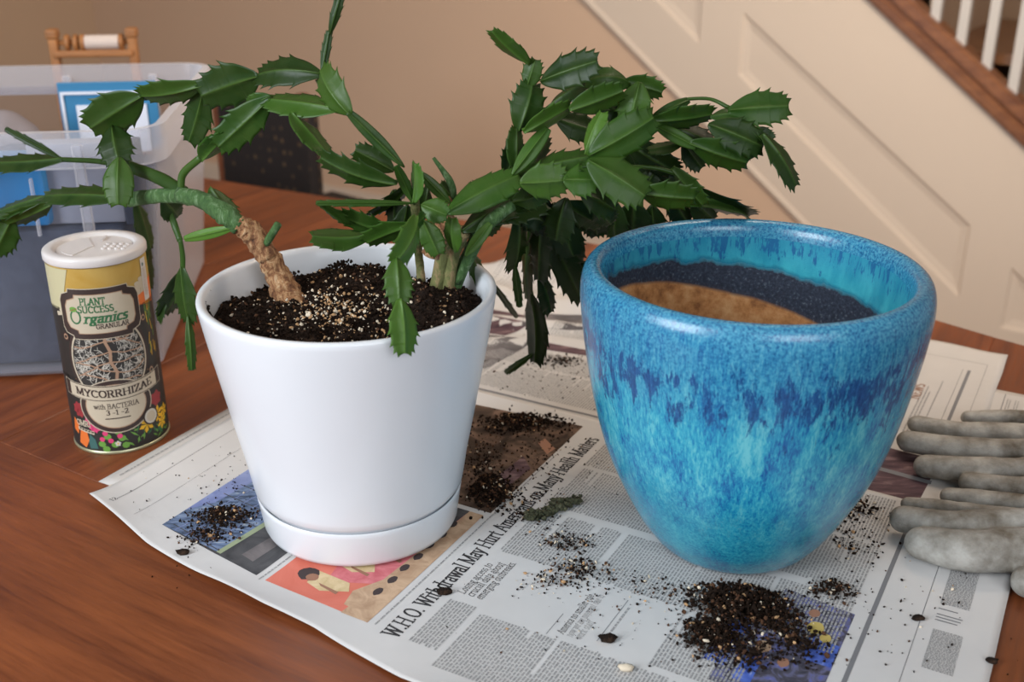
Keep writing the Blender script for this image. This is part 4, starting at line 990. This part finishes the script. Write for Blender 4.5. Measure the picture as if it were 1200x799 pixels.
# ================================================================ CANISTER
cyY = 1.129; ccx = -.445
CR = .0512; CHT = .2150
can = thing('fertilizer_canister', 'round cardboard canister of mycorrhizae granules with a white shaker lid', 'canister', (ccx, cyY, TZ))
M_amber = m_photo('label_amber', [(.3, (.40, .23, .035)), (.7, (.50, .35, .11))], 14)
M_cream = mat('label_cream', (.50, .43, .32), .55); M_lbrown = mat('label_dark_brown', (.038, .022, .018), .5); M_lblack = mat('label_black', (.022, .02, .018), .5)
M_lroot = mat('label_root_brown', (.36, .22, .14), .5); M_lwhite = mat('label_root_white', (.55, .52, .45), .5); M_lgreen = mat('label_green', (.03, .13, .05), .5); M_lleaf = mat('label_leaf_green', (.13, .30, .05), .5)
M_lpink = mat('label_pink', (.62, .05, .16), .5); M_lyel = mat('label_yellow', (.74, .42, .02), .5); M_lor = mat('label_orange', (.70, .16, .03), .5); M_lteal = mat('label_teal', (.04, .12, .11), .5); M_lred = mat('label_red', (.28, .03, .035), .5)
M_lsky = mat('label_pale_sky', (.50, .46, .28), .5); M_tin = mat('tin_ring', (.50, .50, .32), .35, metal=.7); M_lid = mat('white_lid_plastic', (.66, .62, .60), .35)
bm = lathe([(0, .001), (CR-.002, .001), (CR-.0005, .004), (CR-.0003, CHT-.004), (CR-.001, CHT), (0, CHT)]); bmo('can_body', bm, M_amber, can, auto=40)
bmo('bottom_ring', lathe([(CR-.004, 0), (CR+.0004, 0), (CR+.0010, .0015), (CR+.0008, .0035), (CR-.0002, .0042), (CR-.004, .004)], closed=True), M_tin, can)
TH0 = rad(-71.0); LM = [M_amber, M_cream, M_lbrown, M_lblack, M_lroot, M_lwhite, M_lgreen, M_lleaf, M_lpink, M_lyel, M_lor, M_lteal, M_lred, M_lsky, M_baluster]
lab = bmesh.new()
def lp(pts, m, lay):
    b_ = bmesh.new(); vv = [b_.verts.new((x, y, 0)) for x, y in pts]
    try: b_.faces.new(vv)
    except Exception: b_.free(); return
    lo_ = min(p[0] for p in pts); hi_ = max(p[0] for p in pts)
    if hi_-lo_ > .004:
        bmesh.ops.triangulate(b_, faces=b_.faces[:])
        x = math.floor(lo_/.003)*.003+.003
        while x < hi_:
            bmesh.ops.bisect_plane(b_, geom=b_.verts[:]+b_.edges[:]+b_.faces[:], plane_co=(x, 0, 0), plane_no=(1, 0, 0)); x += .003
    mp = {}
    for v in b_.verts:
        th = TH0+v.co.x/CR; r = CR+.00012+.00011*lay; mp[v] = lab.verts.new((r*math.cos(th), r*math.sin(th), v.co.y))
    for f in b_.faces:
        nf_ = lab.faces.new([mp[v] for v in f.verts]); nf_.material_index = LM.index(m)
    b_.free()
def ltext(t, u, v, size, m, lay, width=None, arcdrop=0, **kw):
    ps, wd = textpolys(t, size, **kw); f = (width/wd) if width else 1
    for p in ps: lp([(u+x*f, v+y+arcdrop*((u+x*f)/.03)**2) for x, y in p], m, lay)
def lell(u, v, a, b, m, lay, n=28): lp([(u+a*math.cos(2*math.pi*i/n), v+b*math.sin(2*math.pi*i/n)) for i in range(n)], m, lay)
def lline(pts, w, m, lay):
    for (ax, ay), (bx, by) in zip(pts, pts[1:]):
        dx, dy = bx-ax, by-ay; l_ = math.hypot(dx, dy) or 1e-6; nx, ny = -dy/l_*w/2, dx/l_*w/2; ex, ey = dx/l_*w*.3, dy/l_*w*.3
        lp([(ax+nx-ex, ay+ny-ey), (ax-nx-ex, ay-ny-ey), (bx-nx+ex, by-ny+ey), (bx+nx+ex, by+ny+ey)], m, lay)
HC = math.pi*CR
# backgrounds
lp([(-HC, .004), (HC, .004), (HC, .085), (.05, .092), (.0, .075), (-.05, .092), (-HC, .085)], M_lblack, 0)
lp([(-HC, .085), (-.030, .09), (-.034, .160), (-.05, .170), (-HC, .165)], M_lblack, 0); lp([(.034, .09), (HC, .09), (HC, .165), (.036, .165)], M_lblack, 0)
lp([(-HC, .165), (-.044, .168), (-.03, .214), (-HC, .214)], M_lsky, 0); lp([(.02, .168), (.07, .160), (.075, .190), (.045, .182), (.02, .176)], M_lor, 0)
# clouds
def cloud(u0, v0, du, dv, n=7):
    pts = [(u0, v0)]
    for i in range(n):
        c0 = u0+du*(i+.5)/n; top = v0+dv*((i+1)/n); 
        for a in (160, 120, 80, 40): pts.append((c0+du/n*.7*math.cos(rad(a)), top+abs(dv)*.10*math.sin(rad(a))))
    pts += [(u0+du, v0+dv*.35)]
    lp(pts, M_cream, 1)
    for i in range(2, n): lline([(u0+du*i/n, v0+dv*.25*i/n), (u0+du*(i+.3)/n, v0+dv*.7*i/n)], .0005, M_lroot, 2)
cloud(.014, .170, .044, .026); cloud(-.054, .160, .026, .018, 5)
for y_ in (.178, .183, .190): lline([(.022, y_), (.040, y_+.003)], .0004, M_lroot, 1)
# oval with roots
lell(0, .112, .0450, .052, M_lbrown, 2, 40); lell(0, .112, .0415, .0485, M_cream, 3, 40); lell(0, .112, .0395, .046, M_lblack, 4, 40)
Q = random.Random(3)
def inside(u, v): return (u/.0385)**2+((v-.112)/.045)**2 < 1
def twig(u, v, ang, l_, w, dep, m):
    n = 3; pts = [(u, v)]
    for i in range(n):
        ang += Q.uniform(-.45, .45); u += l_/n*math.cos(ang); v += l_/n*math.sin(ang)
        if not inside(u, v): break
        pts.append((u, v))
    if len(pts) < 2: return
    lline(pts, w, m, 5 if m == M_lwhite else 6)
    if dep:
        for q_ in pts[1:]:
            for sgn in (-1, 1):
                if Q.random() < .7: twig(q_[0], q_[1], ang+sgn*Q.uniform(.5, 1.1), l_*Q.uniform(.45, .7), max(w*.65, .0004), dep-1, M_lwhite)
main = [(-.003, .158), (.001, .146), (-.002, .134), (.002, .122), (.001, .110), (.006, .098), (.004, .086), (.009, .072)]
lline(main, .0032, M_lroot, 6)
for i, (u, v) in enumerate(main[:-1]):
    for sgn in (-1, 1):
        a_ = (math.pi if sgn < 0 else 0)+Q.uniform(-.35, .2)*sgn-.15*sgn; 
        uu, vv_ = u, v; pts = [(u, v)]
        for k_ in range(6):
            a_ += Q.uniform(-.45, .45); uu += .0068*math.cos(a_); vv_ += .0068*math.sin(a_)
            if not inside(uu, vv_): break
            pts.append((uu, vv_))
        lline(pts, .0014, M_lroot, 6)
        for (p_, q_) in pts[1:]:
            for sg in (-1, 1): twig(p_, q_, a_+sg*Q.uniform(.7, 1.4), .0072, .0006, 1, M_lwhite)
for i in range(26):
    u, v = Q.uniform(-.038, .038), Q.uniform(.07, .155)
    if inside(u, v): twig(u, v, Q.uniform(0, 6.28), .006, .0005, 1, M_lwhite)
# name frame
def frame(a, b, cx, cy, m, lay, notch=.006):
    pts = []
    for sx, sy in ((1, 1), (-1, 1), (-1, -1), (1, -1)):
        c_ = [(a-notch*2.0, b*1.0), (a-notch*1.9, b-notch*.6), (a-notch*.5, b-notch*1.1), (a, b-notch*2.2)]
        seq = c_ if (sx, sy) in ((-1, 1), (1, -1)) else c_[::-1]
        for x, y in seq: pts.append((cx+sx*x, cy+sy*y))
    pts2 = pts
    lp(pts2[::-1], m, lay)
frame(.0430, .0285, -.002, .1655, M_cream, 7); frame(.0422, .0277, -.002, .1655, M_lbrown, 8); frame(.0365, .0220, -.002, .1655, M_lroot, 9); frame(.0355, .0212, -.002, .1655, M_cream, 10)
ltext('PLANT', -.0210, .1762, .0108, M_lgreen, 11, .0255, nib=(.075, .045)); ltext('SUCCESS', -.0240, .1675, .0105, M_lgreen, 11, .036, nib=(.075, .045))
ltext('rganics', -.0195, .1560, .0150, M_lgreen, 11, .044, nib=(.08, .045), slant=.3); ltext('GRANULAR', -.008, .1492, .0072, M_lbrown, 11, .0335, nib=(.07, .045))
ps = arc(-.0275, .1625, .0052, .0072, 100, 430, 14); lline(ps, .0018, M_lgreen, 11); lell(-.029, .171, .0042, .0030, M_lleaf, 12, 10); lline([(-.033, .169), (-.025, .172)], .0006, M_lred, 13)
# round scroll ornaments
for u, v in ((.044, .150), (-.045, .138), (.046, .088), (-.042, .075)):
    lell(u, v, .0048, .0055, M_lbrown, 5, 12); lell(u, v, .0030, .0035, M_lroot, 6, 10); lell(u, v, .0018, .002, M_lblack, 7, 8)
# half-round plate and banner
lell(0, .058, .040, .032, M_cream, 7, 36); lell(0, .058, .0388, .0308, M_lbrown, 8, 36); lell(0, .058, .0330, .0262, M_lroot, 9, 36); lell(0, .058, .0318, .0250, M_cream, 10, 36)
def banner(u0, u1, vc, h, m, lay, sag=.004):
    n = 14; up = []; dn = []
    for i in range(n+1):
        u = u0+(u1-u0)*i/n; v = vc+sag*(u/.05)**2; up.append((u, v+h/2)); dn.append((u, v-h/2))
    lp(dn+up[::-1], m, lay)
banner(-.058, .058, .074, .0185, M_cream, 11); banner(-.0572, .0572, .074, .0172, M_lbrown, 12); banner(-.050, .050, .074, .0155, M_cream, 13)
ltext('MYCORRHIZAE', -.0420, .0697, .0118, M_lbrown, 14, .0845, arcdrop=.0018, nib=(.075, .035))
ltext('with BACTERIA', -.0235, .0560, .0082, M_lbrown, 11, .047, nib=(.055, .03)); ltext('3 -1 -2', -.0115, .0485, .0085, M_lbrown, 11, .023, nib=(.06, .035)); banner(-.013, .013, .0440, .0012, M_lbrown, 11, .0)
# garden below: flowers, berries, leaves
def petals(u, v, r, n, m, lay, w=.42):
    for i in range(n):
        a = 2*math.pi*i/n+.3; dx, dy = math.cos(a), math.sin(a)
        lp([(u, v), (u+dx*r*.6-dy*r*w, v+dy*r*.6+dx*r*w), (u+dx*r, v+dy*r), (u+dx*r*.6+dy*r*w, v+dy*r*.6-dx*r*w)], m, lay)
for i in range(46):
    u = Q.uniform(.005, .062); v = Q.uniform(.006, .034); a = Q.uniform(.2, 2.9); l_ = Q.uniform(.006, .013)
    lp([(u, v), (u+l_*.5*math.cos(a)-.0012*math.sin(a), v+l_*.5*math.sin(a)+.0012*math.cos(a)), (u+l_*math.cos(a), v+l_*math.sin(a)), (u+l_*.5*math.cos(a)+.0012*math.sin(a), v+l_*.5*math.sin(a)-.0012*math.cos(a))], M_lgreen if i % 2 else M_lleaf, 1)
for (u, v, r) in ((.030, .0275, .0105), (.046, .034, .0100), (.053, .021, .009), (.060, .032, .009)): petals(u, v, r, 6, M_lyel, 2, .25)
petals(.028, .048, .009, 6, M_lred, 2); petals(.048, .052, .010, 6, M_lred, 2); petals(-.030, .042, .0085, 8, M_lpink, 2); petals(-.044, .052, .010, 8, M_lred, 2); petals(-.027, .033, .007, 8, M_lpink, 2)
for (u, v) in ((-.021, .013), (-.014, .022), (-.007, .012), (.001, .019), (.004, .010), (-.017, .007), (-.002, .027)): lell(u, v, .0042, .0038, M_lleaf, 2, 8)
for (u, v) in ((-.016, .026), (-.011, .017), (-.001, .022), (-.006, .030), (-.020, .019)): lell(u, v, .0030, .0030, M_lpink, 4, 10)
petals(-.004, .013, .0036, 5, M_baluster, 4, .4); lell(-.004, .013, .001, .001, M_lyel, 5, 8)
lp([(-.052, .010), (-.042, .006), (-.036, .016), (-.038, .028), (-.046, .030)], M_lor, 3); lp([(-.036, .006), (-.026, .007), (-.028, .018), (-.034, .024), (-.037, .014)], M_lteal, 3); lp([(-.06, .024), (-.052, .020), (-.048, .034), (-.056, .040)], M_lor, 2)
lell(.0355, .036, .0098, .0105, M_lbrown, 14, 20); lell(.0355, .036, .0080, .0085, M_lwhite, 15, 20); lell(.0355, .036, .0058, .0062, M_cream, 16, 20)
ltext('OMRI', -.0510, .0330, .0095, M_cream, 6, .020, nib=(.07, .05)); lp([(-.05, .027), (-.028, .024), (-.028, .028), (-.05, .031)], M_cream, 5)
for i in range(5): lline([(-.047+.004*i, .0292-.0006*i), (-.0452+.004*i, .0290-.0006*i)], .0018, M_lbrown, 6)
for i in range(18):
    u = .049+.012*Q.random(); v = .10+.06*Q.random(); lline([(u, v), (u+Q.uniform(-.003, .003), v+.012)], .0009, M_lyel if i % 2 else M_lleaf, 1)
# vertical sticker
lp([(.0520, .166), (.0630, .166), (.0630, .213), (.0520, .213)], M_baluster, 3)
lell(.0560, .206, .0016, .0022, M_lteal, 4, 8)
for i in range(3):
    v = .202
    while v > .174: l_ = Q.uniform(.001, .003); lp([(.0545+.0022*i, v), (.0553+.0022*i, v), (.0553+.0022*i, v-l_), (.0545+.0022*i, v-l_)], M_lroot, 4); v -= l_+.0007
bmo('printed_label', lab, LM, can, smooth=False)
lidp = [(0, CHT+.0068), (.040, CHT+.0068), (.0415, CHT+.0075), (.0425, CHT+.0095), (.0438, CHT+.0110), (.0465, CHT+.0118), (.0530, CHT+.0114), (.0552, CHT+.0098), (.0558, CHT+.008), (.0558, CHT+.0025), (.0550, CHT+.0012), (.0542, CHT+.0012), (.0542, CHT+.002), (0, CHT+.002)]
lidp = [(r_*.948, z_) for r_, z_ in lidp]
lid = bmo('shaker_lid', lathe(lidp), M_lid, can, auto=50)
def ldisc(name, pts, z0, z1, m):
    bm = bmesh.new(); lo = [bm.verts.new((x, y, z0)) for x, y in pts]; hi = [bm.verts.new((x, y, z1)) for x, y in pts]; n = len(pts)
    bm.faces.new(lo); bm.faces.new(hi)
    for i in range(n): bm.faces.new((lo[i], lo[(i+1) % n], hi[(i+1) % n], hi[i]))
    return bmo(name, bm, m, lid, smooth=False)
ldisc('turning_disc', [(.0385*math.cos(rad(a)), .0385*math.sin(rad(a))) for a in range(0, 360, 8)], CHT+.0066, CHT+.0082, M_lid)
ldisc('pour_flap', [(.004*math.cos(rad(a))-.005, .004*math.sin(rad(a))) for a in range(-60, 61, 20)]+[(.034*math.cos(rad(a)), .034*math.sin(rad(a))) for a in range(120, 251, 10)], CHT+.008, CHT+.0092, M_lid)
for i in range(3):
    for j in range(4): ldisc('shaker_knob', [(.012+.007*j+.0022*math.cos(rad(a)), -.008+.008*i+.0022*math.sin(rad(a))) for a in range(0, 360, 40)], CHT+.008, CHT+.0100, M_lid)
ldisc('finger_tab', [(.002+.0016*math.cos(rad(a)), .026+.008*math.sin(rad(a))) for a in range(0, 360, 30)], CHT+.008, CHT+.0105, M_lid)

# ================================================================ STORAGE BIN
bO = Vector((-.451, 1.296, 0)); bw = Vector((-.9925, -.122, 0)); bd = Vector((-.122, .9925, 0)); BH = .315
bin_ = thing('storage_bin', 'open clear plastic storage bin with blue and grey things inside, left on the table', 'storage bin', (bO.x, bO.y, TZ+.0005))
Mb = Matrix(((bw.x, bd.x, 0, 0), (bw.y, bd.y, 0, 0), (0, 0, 1, 0), (0, 0, 0, 1)))
def rrect(x0, x1, y0, y1, r, n=6):
    o = []
    for cx, cy, a0 in ((x1-r, y1-r, 0), (x0+r, y1-r, 90), (x0+r, y0+r, 180), (x1-r, y0+r, 270)):
        for i in range(n+1): o.append((cx+r*math.cos(rad(a0+90*i/n)), cy+r*math.sin(rad(a0+90*i/n))))
    return o
def shell(name, levels, m, closed_bottom=True):
    bm = bmesh.new(); rings = []
    for x0, x1, y0, y1, r, z in levels: rings.append([bm.verts.new((x, y, z)) for x, y in rrect(x0, x1, y0, y1, r)])
    for A, B in zip(rings, rings[1:]):
        for i in range(len(A)): bm.faces.new((A[i], A[(i+1) % len(A)], B[(i+1) % len(A)], B[i]))
    if closed_bottom: bm.faces.new(rings[0]); bm.faces.new(rings[-1])
    bm.transform(Mb); return bmo(name, bm, m, bin_, auto=40)
BW, BDp = .44, .456; fl_ = .030; t_ = .0022
def lv(z, e=0, r=.03):
    f = z/BH*fl_; return (-f-e, BW+f+e, -f*.4-e, BDp+f+e, r+e, z)
shell('bin_body', [lv(0, -.012, .02), lv(.006, 0, .03), lv(.16, 0, .035), lv(.285, 0, .04), lv(.285, -t_, .04), lv(.16, -t_, .035), lv(.008, -t_, .03)], M_bin)
rm = shell('bin_rim', [lv(.272, .001, .04), lv(.272, .012, .045), lv(.302, .013, .045), lv(.315, .009, .045), lv(.315, -.002, .04), lv(.300, -.003, .04), lv(.272, .001, .04)], M_binrim, False)
for x in (.055, .185, .31): 
    for yy in (BDp+.024, -.020):
        bm = bmesh.new(); box(bm, (x, yy, .245), (.012, .010, .11), bev=.002); bm.transform(Mb); bmo('bin_rib', bm, M_binrim, bin_, smooth=False)
for x in (.115, .29):
    bm = bmesh.new(); box(bm, (x, -.011, .225), (.004, .005, .07), bev=.001); bm.transform(Mb); bmo('bin_rib', bm, M_binrim, bin_, smooth=False)
def inbin(name, label, cat, c, s, m, bev=.006, rz=0, rx=0):
    bm = bmesh.new(); box(bm, (0, 0, 0), s, bev=bev); o = bmo(name, bm, m, auto=40)
    p = Mb @ Vector(c); o.location = Vector((bO.x, bO.y, TZ))+p; o.rotation_euler = (rx, 0, math.atan2(bw.y, bw.x)+rz); tag(o, label, cat); return o
M_navy = m_photo('dark_blue_grey_fabric', [(.3, (.055, .065, .095)), (.7, (.085, .10, .14))], 30); M_cyan = mat('bright_blue_plastic', (.005, .27, .62), .3); M_cyan2 = mat('dull_blue_plastic', (.04, .20, .38), .4)
M_grey = mat('grey_card', (.40, .41, .46), .6); M_wcard = mat('white_card', (.72, .74, .82), .6)
inbin('fabric_case', 'dark blue-grey case filling the bottom of the plastic bin', 'case', (.222, .220, .1), (.40, .40, .180), M_navy, .012)
inbin('blue_box', 'bright blue plastic box seen through the front of the bin at the left edge', 'box', (.238, .060, .232), (.26, .09, .076), M_cyan, .006)
bx = inbin('blue_tub', 'blue lidded tub edge sticking out under the cactus leaf at the left edge', 'tub', (.40, .2, .225), (.06, .12, .06), M_cyan2, .004) if 0 else None
inbin('grey_folder', 'pale grey folder standing in the bin between the front ribs', 'folder', (.075, .045, .242), (.105, .03, .100), M_grey, .003)
inbin('dark_notebook', 'dark slate notebook standing in the front right corner of the bin', 'notebook', (.016, .07, .235), (.012, .09, .090), M_navy, .002)
M_bundle = mat('grey_cloth', (.25, .22, .23), .9)
fr = thing('picture_folder', 'blue folder with a white card leaning against the back of the bin', 'folder', Vector((bO.x, bO.y, TZ+.191))+Mb @ Vector((.115, .430, 0)), math.atan2(bw.y, bw.x))
bm = bmesh.new(); box(bm, (0, 0, .055), (.145, .006, .105), bev=.001); bmo('cover', bm, M_cyan2, fr, smooth=False)
bm = bmesh.new()
for c_, s_ in (((0, .0045, .092), (.138, .003, .004)), ((.067, .0045, .046), (.004, .003, .088)),): box(bm, c_, s_)
bmo('white_border', bm, M_wcard, fr, smooth=False)
bm = bmesh.new(); box(bm, (-.004, .0045, .037), (.104, .003, .073)); bmo('card', bm, M_wcard, fr, smooth=False)
for (x, y, z, r, m, lb) in ((.25, .355, .235, .045, M_bundle, 'grey bundled cloth in the middle of the bin'), (.345, .26, .24, .048, M_bundle, 'crumpled grey cloth bundle nearest the left edge inside the bin'), (.20, .24, .222, .032, M_navy, 'small dark cloth bundle in the bin')):
    bm = bmesh.new(); bmesh.ops.create_icosphere(bm, subdivisions=4, radius=r)
    for v in bm.verts: v.co = Vector((v.co.x*1.1, v.co.y, v.co.z*.8))*(1+.28*noise.noise(v.co*22+Vector((x*30, 0, 0))))
    o = bmo('cloth_bundle', bm, m); o.location = Vector((bO.x, bO.y, TZ+z))+Mb @ Vector((x, y, 0)); tag(o, lb, 'cloth')

# ================================================================ WOODEN BOBBIN RACK behind the bin
rk = thing('bobbin_rack', 'small wooden rack holding a spool of white thread behind the plastic bin', 'bobbin rack', (-.765, 2.08, TZ+.02), rad(8))
def rbox(name, c, s, m=None, bev=.003, par=None):
    bm = bmesh.new(); box(bm, c, s, bev=bev); return bmo(name, bm, m or M_oak, par or rk, smooth=False)
rbox('base_board', (0, 0, -.006), (.19, .09, .028)); 
for x in (-.066, .066): rbox('post', (x*1.05, 0, .155), (.016, .022, .285)); rbox('post_cap', (x*1.05-.0, 0, .303), (.022, .028, .018), bev=.005)
rbox('crossbar', (0, -.010, .268), (.14, .012, .012)); 
bm = bmesh.new(); tube(bm, [Vector((-.062, 0, .287)), Vector((.062, 0, .287))], [.005], 12, 2); bmo('axle', bm, M_oak, rk)
for x in (-.045, -.030, -.018, .050):
    bm = lathe([(0, -.004), (.013, -.004), (.015, -.002), (.015, .002), (.013, .004), (0, .004)], 24); bm.transform(Matrix.Translation((x, 0, .287)) @ Matrix.Rotation(math.pi/2, 4, 'Y')); bmo('spool_flange', bm, M_oak, rk, auto=40)
M_thread = mat('white_thread', (.62, .52, .46), .8)
bm = lathe([(0, -.030)]+[(.0125+.0008*(i % 2), -.030+.060*i/24) for i in range(25)]+[(0, .030)], 24); bm.transform(Matrix.Translation((.016, 0, .287)) @ Matrix.Rotation(math.pi/2, 4, 'Y')); bmo('thread', bm, M_thread, rk)

# ================================================================ CHAIR behind the table
def m_chair():
    m = mat('dark_dotted_fabric', (.02, .014, .014), .9); k = N(m); v = k.coord((34, 34, 34)); vo = k.n('TexVoronoi'); vo.inputs['Randomness'].default_value = .25; vo.inputs['Scale'].default_value = 1; k.l(v, vo.inputs['Vector'])
    k.l(k.ramp(vo.outputs['Distance'], [(.16, (.10, .06, .03)), (.26, (.014, .010, .010))]), k.b.inputs['Base Color']); return m
M_chair = m_chair()
M_redwood = m_wood('reddish_chair_wood', (.10, .025, .010), (.26, .08, .03), 2.0, .5, 0)
ch = thing('dining_chair', 'wooden chair with dark dotted fabric back standing behind the table beside the bin', 'chair', (-.635, 2.80, 0), rad(-40))
def cb(name, c, s, m, bev=.006, rot=None, par=None):
    bm = bmesh.new(); box(bm, c, s, rot, bev); return bmo(name, bm, m, par or ch, auto=40)
for x in (-.17, .17):
    tl = Matrix.Translation((x, 0, 0)) @ Matrix.Rotation(rad(-7), 4, 'X')
    for y0, nm in ((-.0, 'leg'), (.36, 'leg')):
        cb(nm, (x, y0 if y0 else 0, .22), (.035, .035, .44), M_redwood)
    cb('back_post', (0, 0, .645), (.026, .03, .42), M_redwood, .006, Matrix.Translation((x*1.06, 0, 0)) if 0 else Matrix.Translation((x, 0, 0)))
cb('backrest', (.03, -.004, .655), (.37, .055, .36), M_chair, .03); cb('seat', (0, .18, .455), (.37, .40, .05), M_chair, .015); cb('stretcher', (0, .18, .2), (.30, .02, .02), M_redwood)

# ================================================================ GLOVES
def glove(label, fingers, palm, hz):
    bm = bmesh.new()
    def pt(px, py, z): return tab(px, py, z)
    org = pt(*palm[0][:2], 0); org.z = TZ
    for pts, rads in fingers:
        P = [pt(x, y, z) for x, y, z in pts]; rr = [r/FPX*(p-cam.location).length for r, p in zip(rads, P)]
        # keep each finger resting on the sheet below it
        P = [Vector((p.x, p.y, max(p.z, TZ+.0035+r*.9))) for p, r in zip(P, rr)]
        b2 = bmesh.new(); tube(b2, [p-org for p in P], rr, 16, 18)
        for p, r in ((P[0], rr[0]), (P[-1], rr[-1])):
            bmesh.ops.create_icosphere(b2, subdivisions=3, radius=r*.99, matrix=Matrix.Translation(p-org))
        bmesh.ops.recalc_face_normals(b2, faces=b2.faces[:]); me = bpy.data.meshes.new('t'); b2.to_mesh(me); bm.from_mesh(me); bpy.data.meshes.remove(me); b2.free()
    for (px, py, z, sx, sy, sz, rz_) in palm:
        c = pt(px, py, z); Mx = Matrix.Translation(c-org) @ Matrix.Rotation(rad(rz_), 4, 'Z') @ Matrix.Diagonal((sx, sy, sz, 1))
        bmesh.ops.create_icosphere(bm, subdivisions=4, radius=1, matrix=Mx)
    me = bpy.data.meshes.new('rubber_glove'); bm.to_mesh(me); bm.free()
    o = bpy.data.objects.new('rubber_glove', me); COL.objects.link(o)
    md = o.modifiers.new('r', 'REMESH'); md.mode = 'VOXEL'; md.voxel_size = .0022; sm = o.modifiers.new('s', 'SMOOTH'); sm.factor = .6; sm.iterations = 8
    dg = bpy.context.evaluated_depsgraph_get(); dg.update(); me2 = bpy.data.meshes.new_from_object(o.evaluated_get(dg)); o.modifiers.clear(); o.data = me2; me2.name = 'rubber_glove'
    me2.materials.clear(); me2.materials.append(M_glove); me2.polygons.foreach_set('use_smooth', [True]*len(me2.polygons))
    for v in me2.vertices:
        n_ = noise.noise(Vector(v.co)*90)*.0006+noise.noise(Vector(v.co)*30)*.0010; v.co += v.normal*n_
    o.location = org; tag(o, label, 'glove'); return o
glove('grey rubber glove lying behind the other, fingers pointing at the blue pot', [
    ([(1265, 505, .028), (1200, 490, .024), (1134, 489, .016)], [13, 9, 8]),
    ([(1262, 518, .030), (1175, 508, .022), (1120, 505, .018), (1073, 497, .014)], [15, 12, 11, 10]),
    ([(1262, 530, .030), (1170, 528, .026), (1110, 524, .022), (1064, 517, .018)], [16, 13, 13.5, 12.5]),
    ([(1262, 545, .028), (1190, 550, .022), (1130, 549, .020), (1084, 547, .014)], [16, 13, 14, 13]),
    ([(1275, 570, .024), (1200, 571, .020), (1135, 566, .016)], [16, 12, 11])],
    [(1290, 535, .026, .060, .044, .021, -12), (1370, 545, .026, .060, .050, .022, -5)], .01)
glove('pale grey rubber glove nearest the viewer at the right edge', [
    ([(1275, 610, .026), (1195, 592, .020), (1112, 581, .012)], [16, 13, 10]),
    ([(1270, 620, .028), (1175, 606, .020), (1110, 596, .014), (1064, 592, .010)], [16, 11, 10, 9]),
    ([(1262, 618, .034), (1190, 611, .034), (1120, 614, .030), (1058, 608, .022)], [19, 15, 15, 15]),
    ([(1265, 655, .030), (1195, 645, .026), (1130, 645, .024), (1080, 636, .020)], [26, 25, 23, 19]),
    ([(1290, 680, .022), (1240, 690, .016), (1203, 684, .014)], [22, 19, 17])],
    [(1295, 640, .026, .064, .046, .022, -8), (1375, 650, .026, .060, .050, .022, -4)], .01)
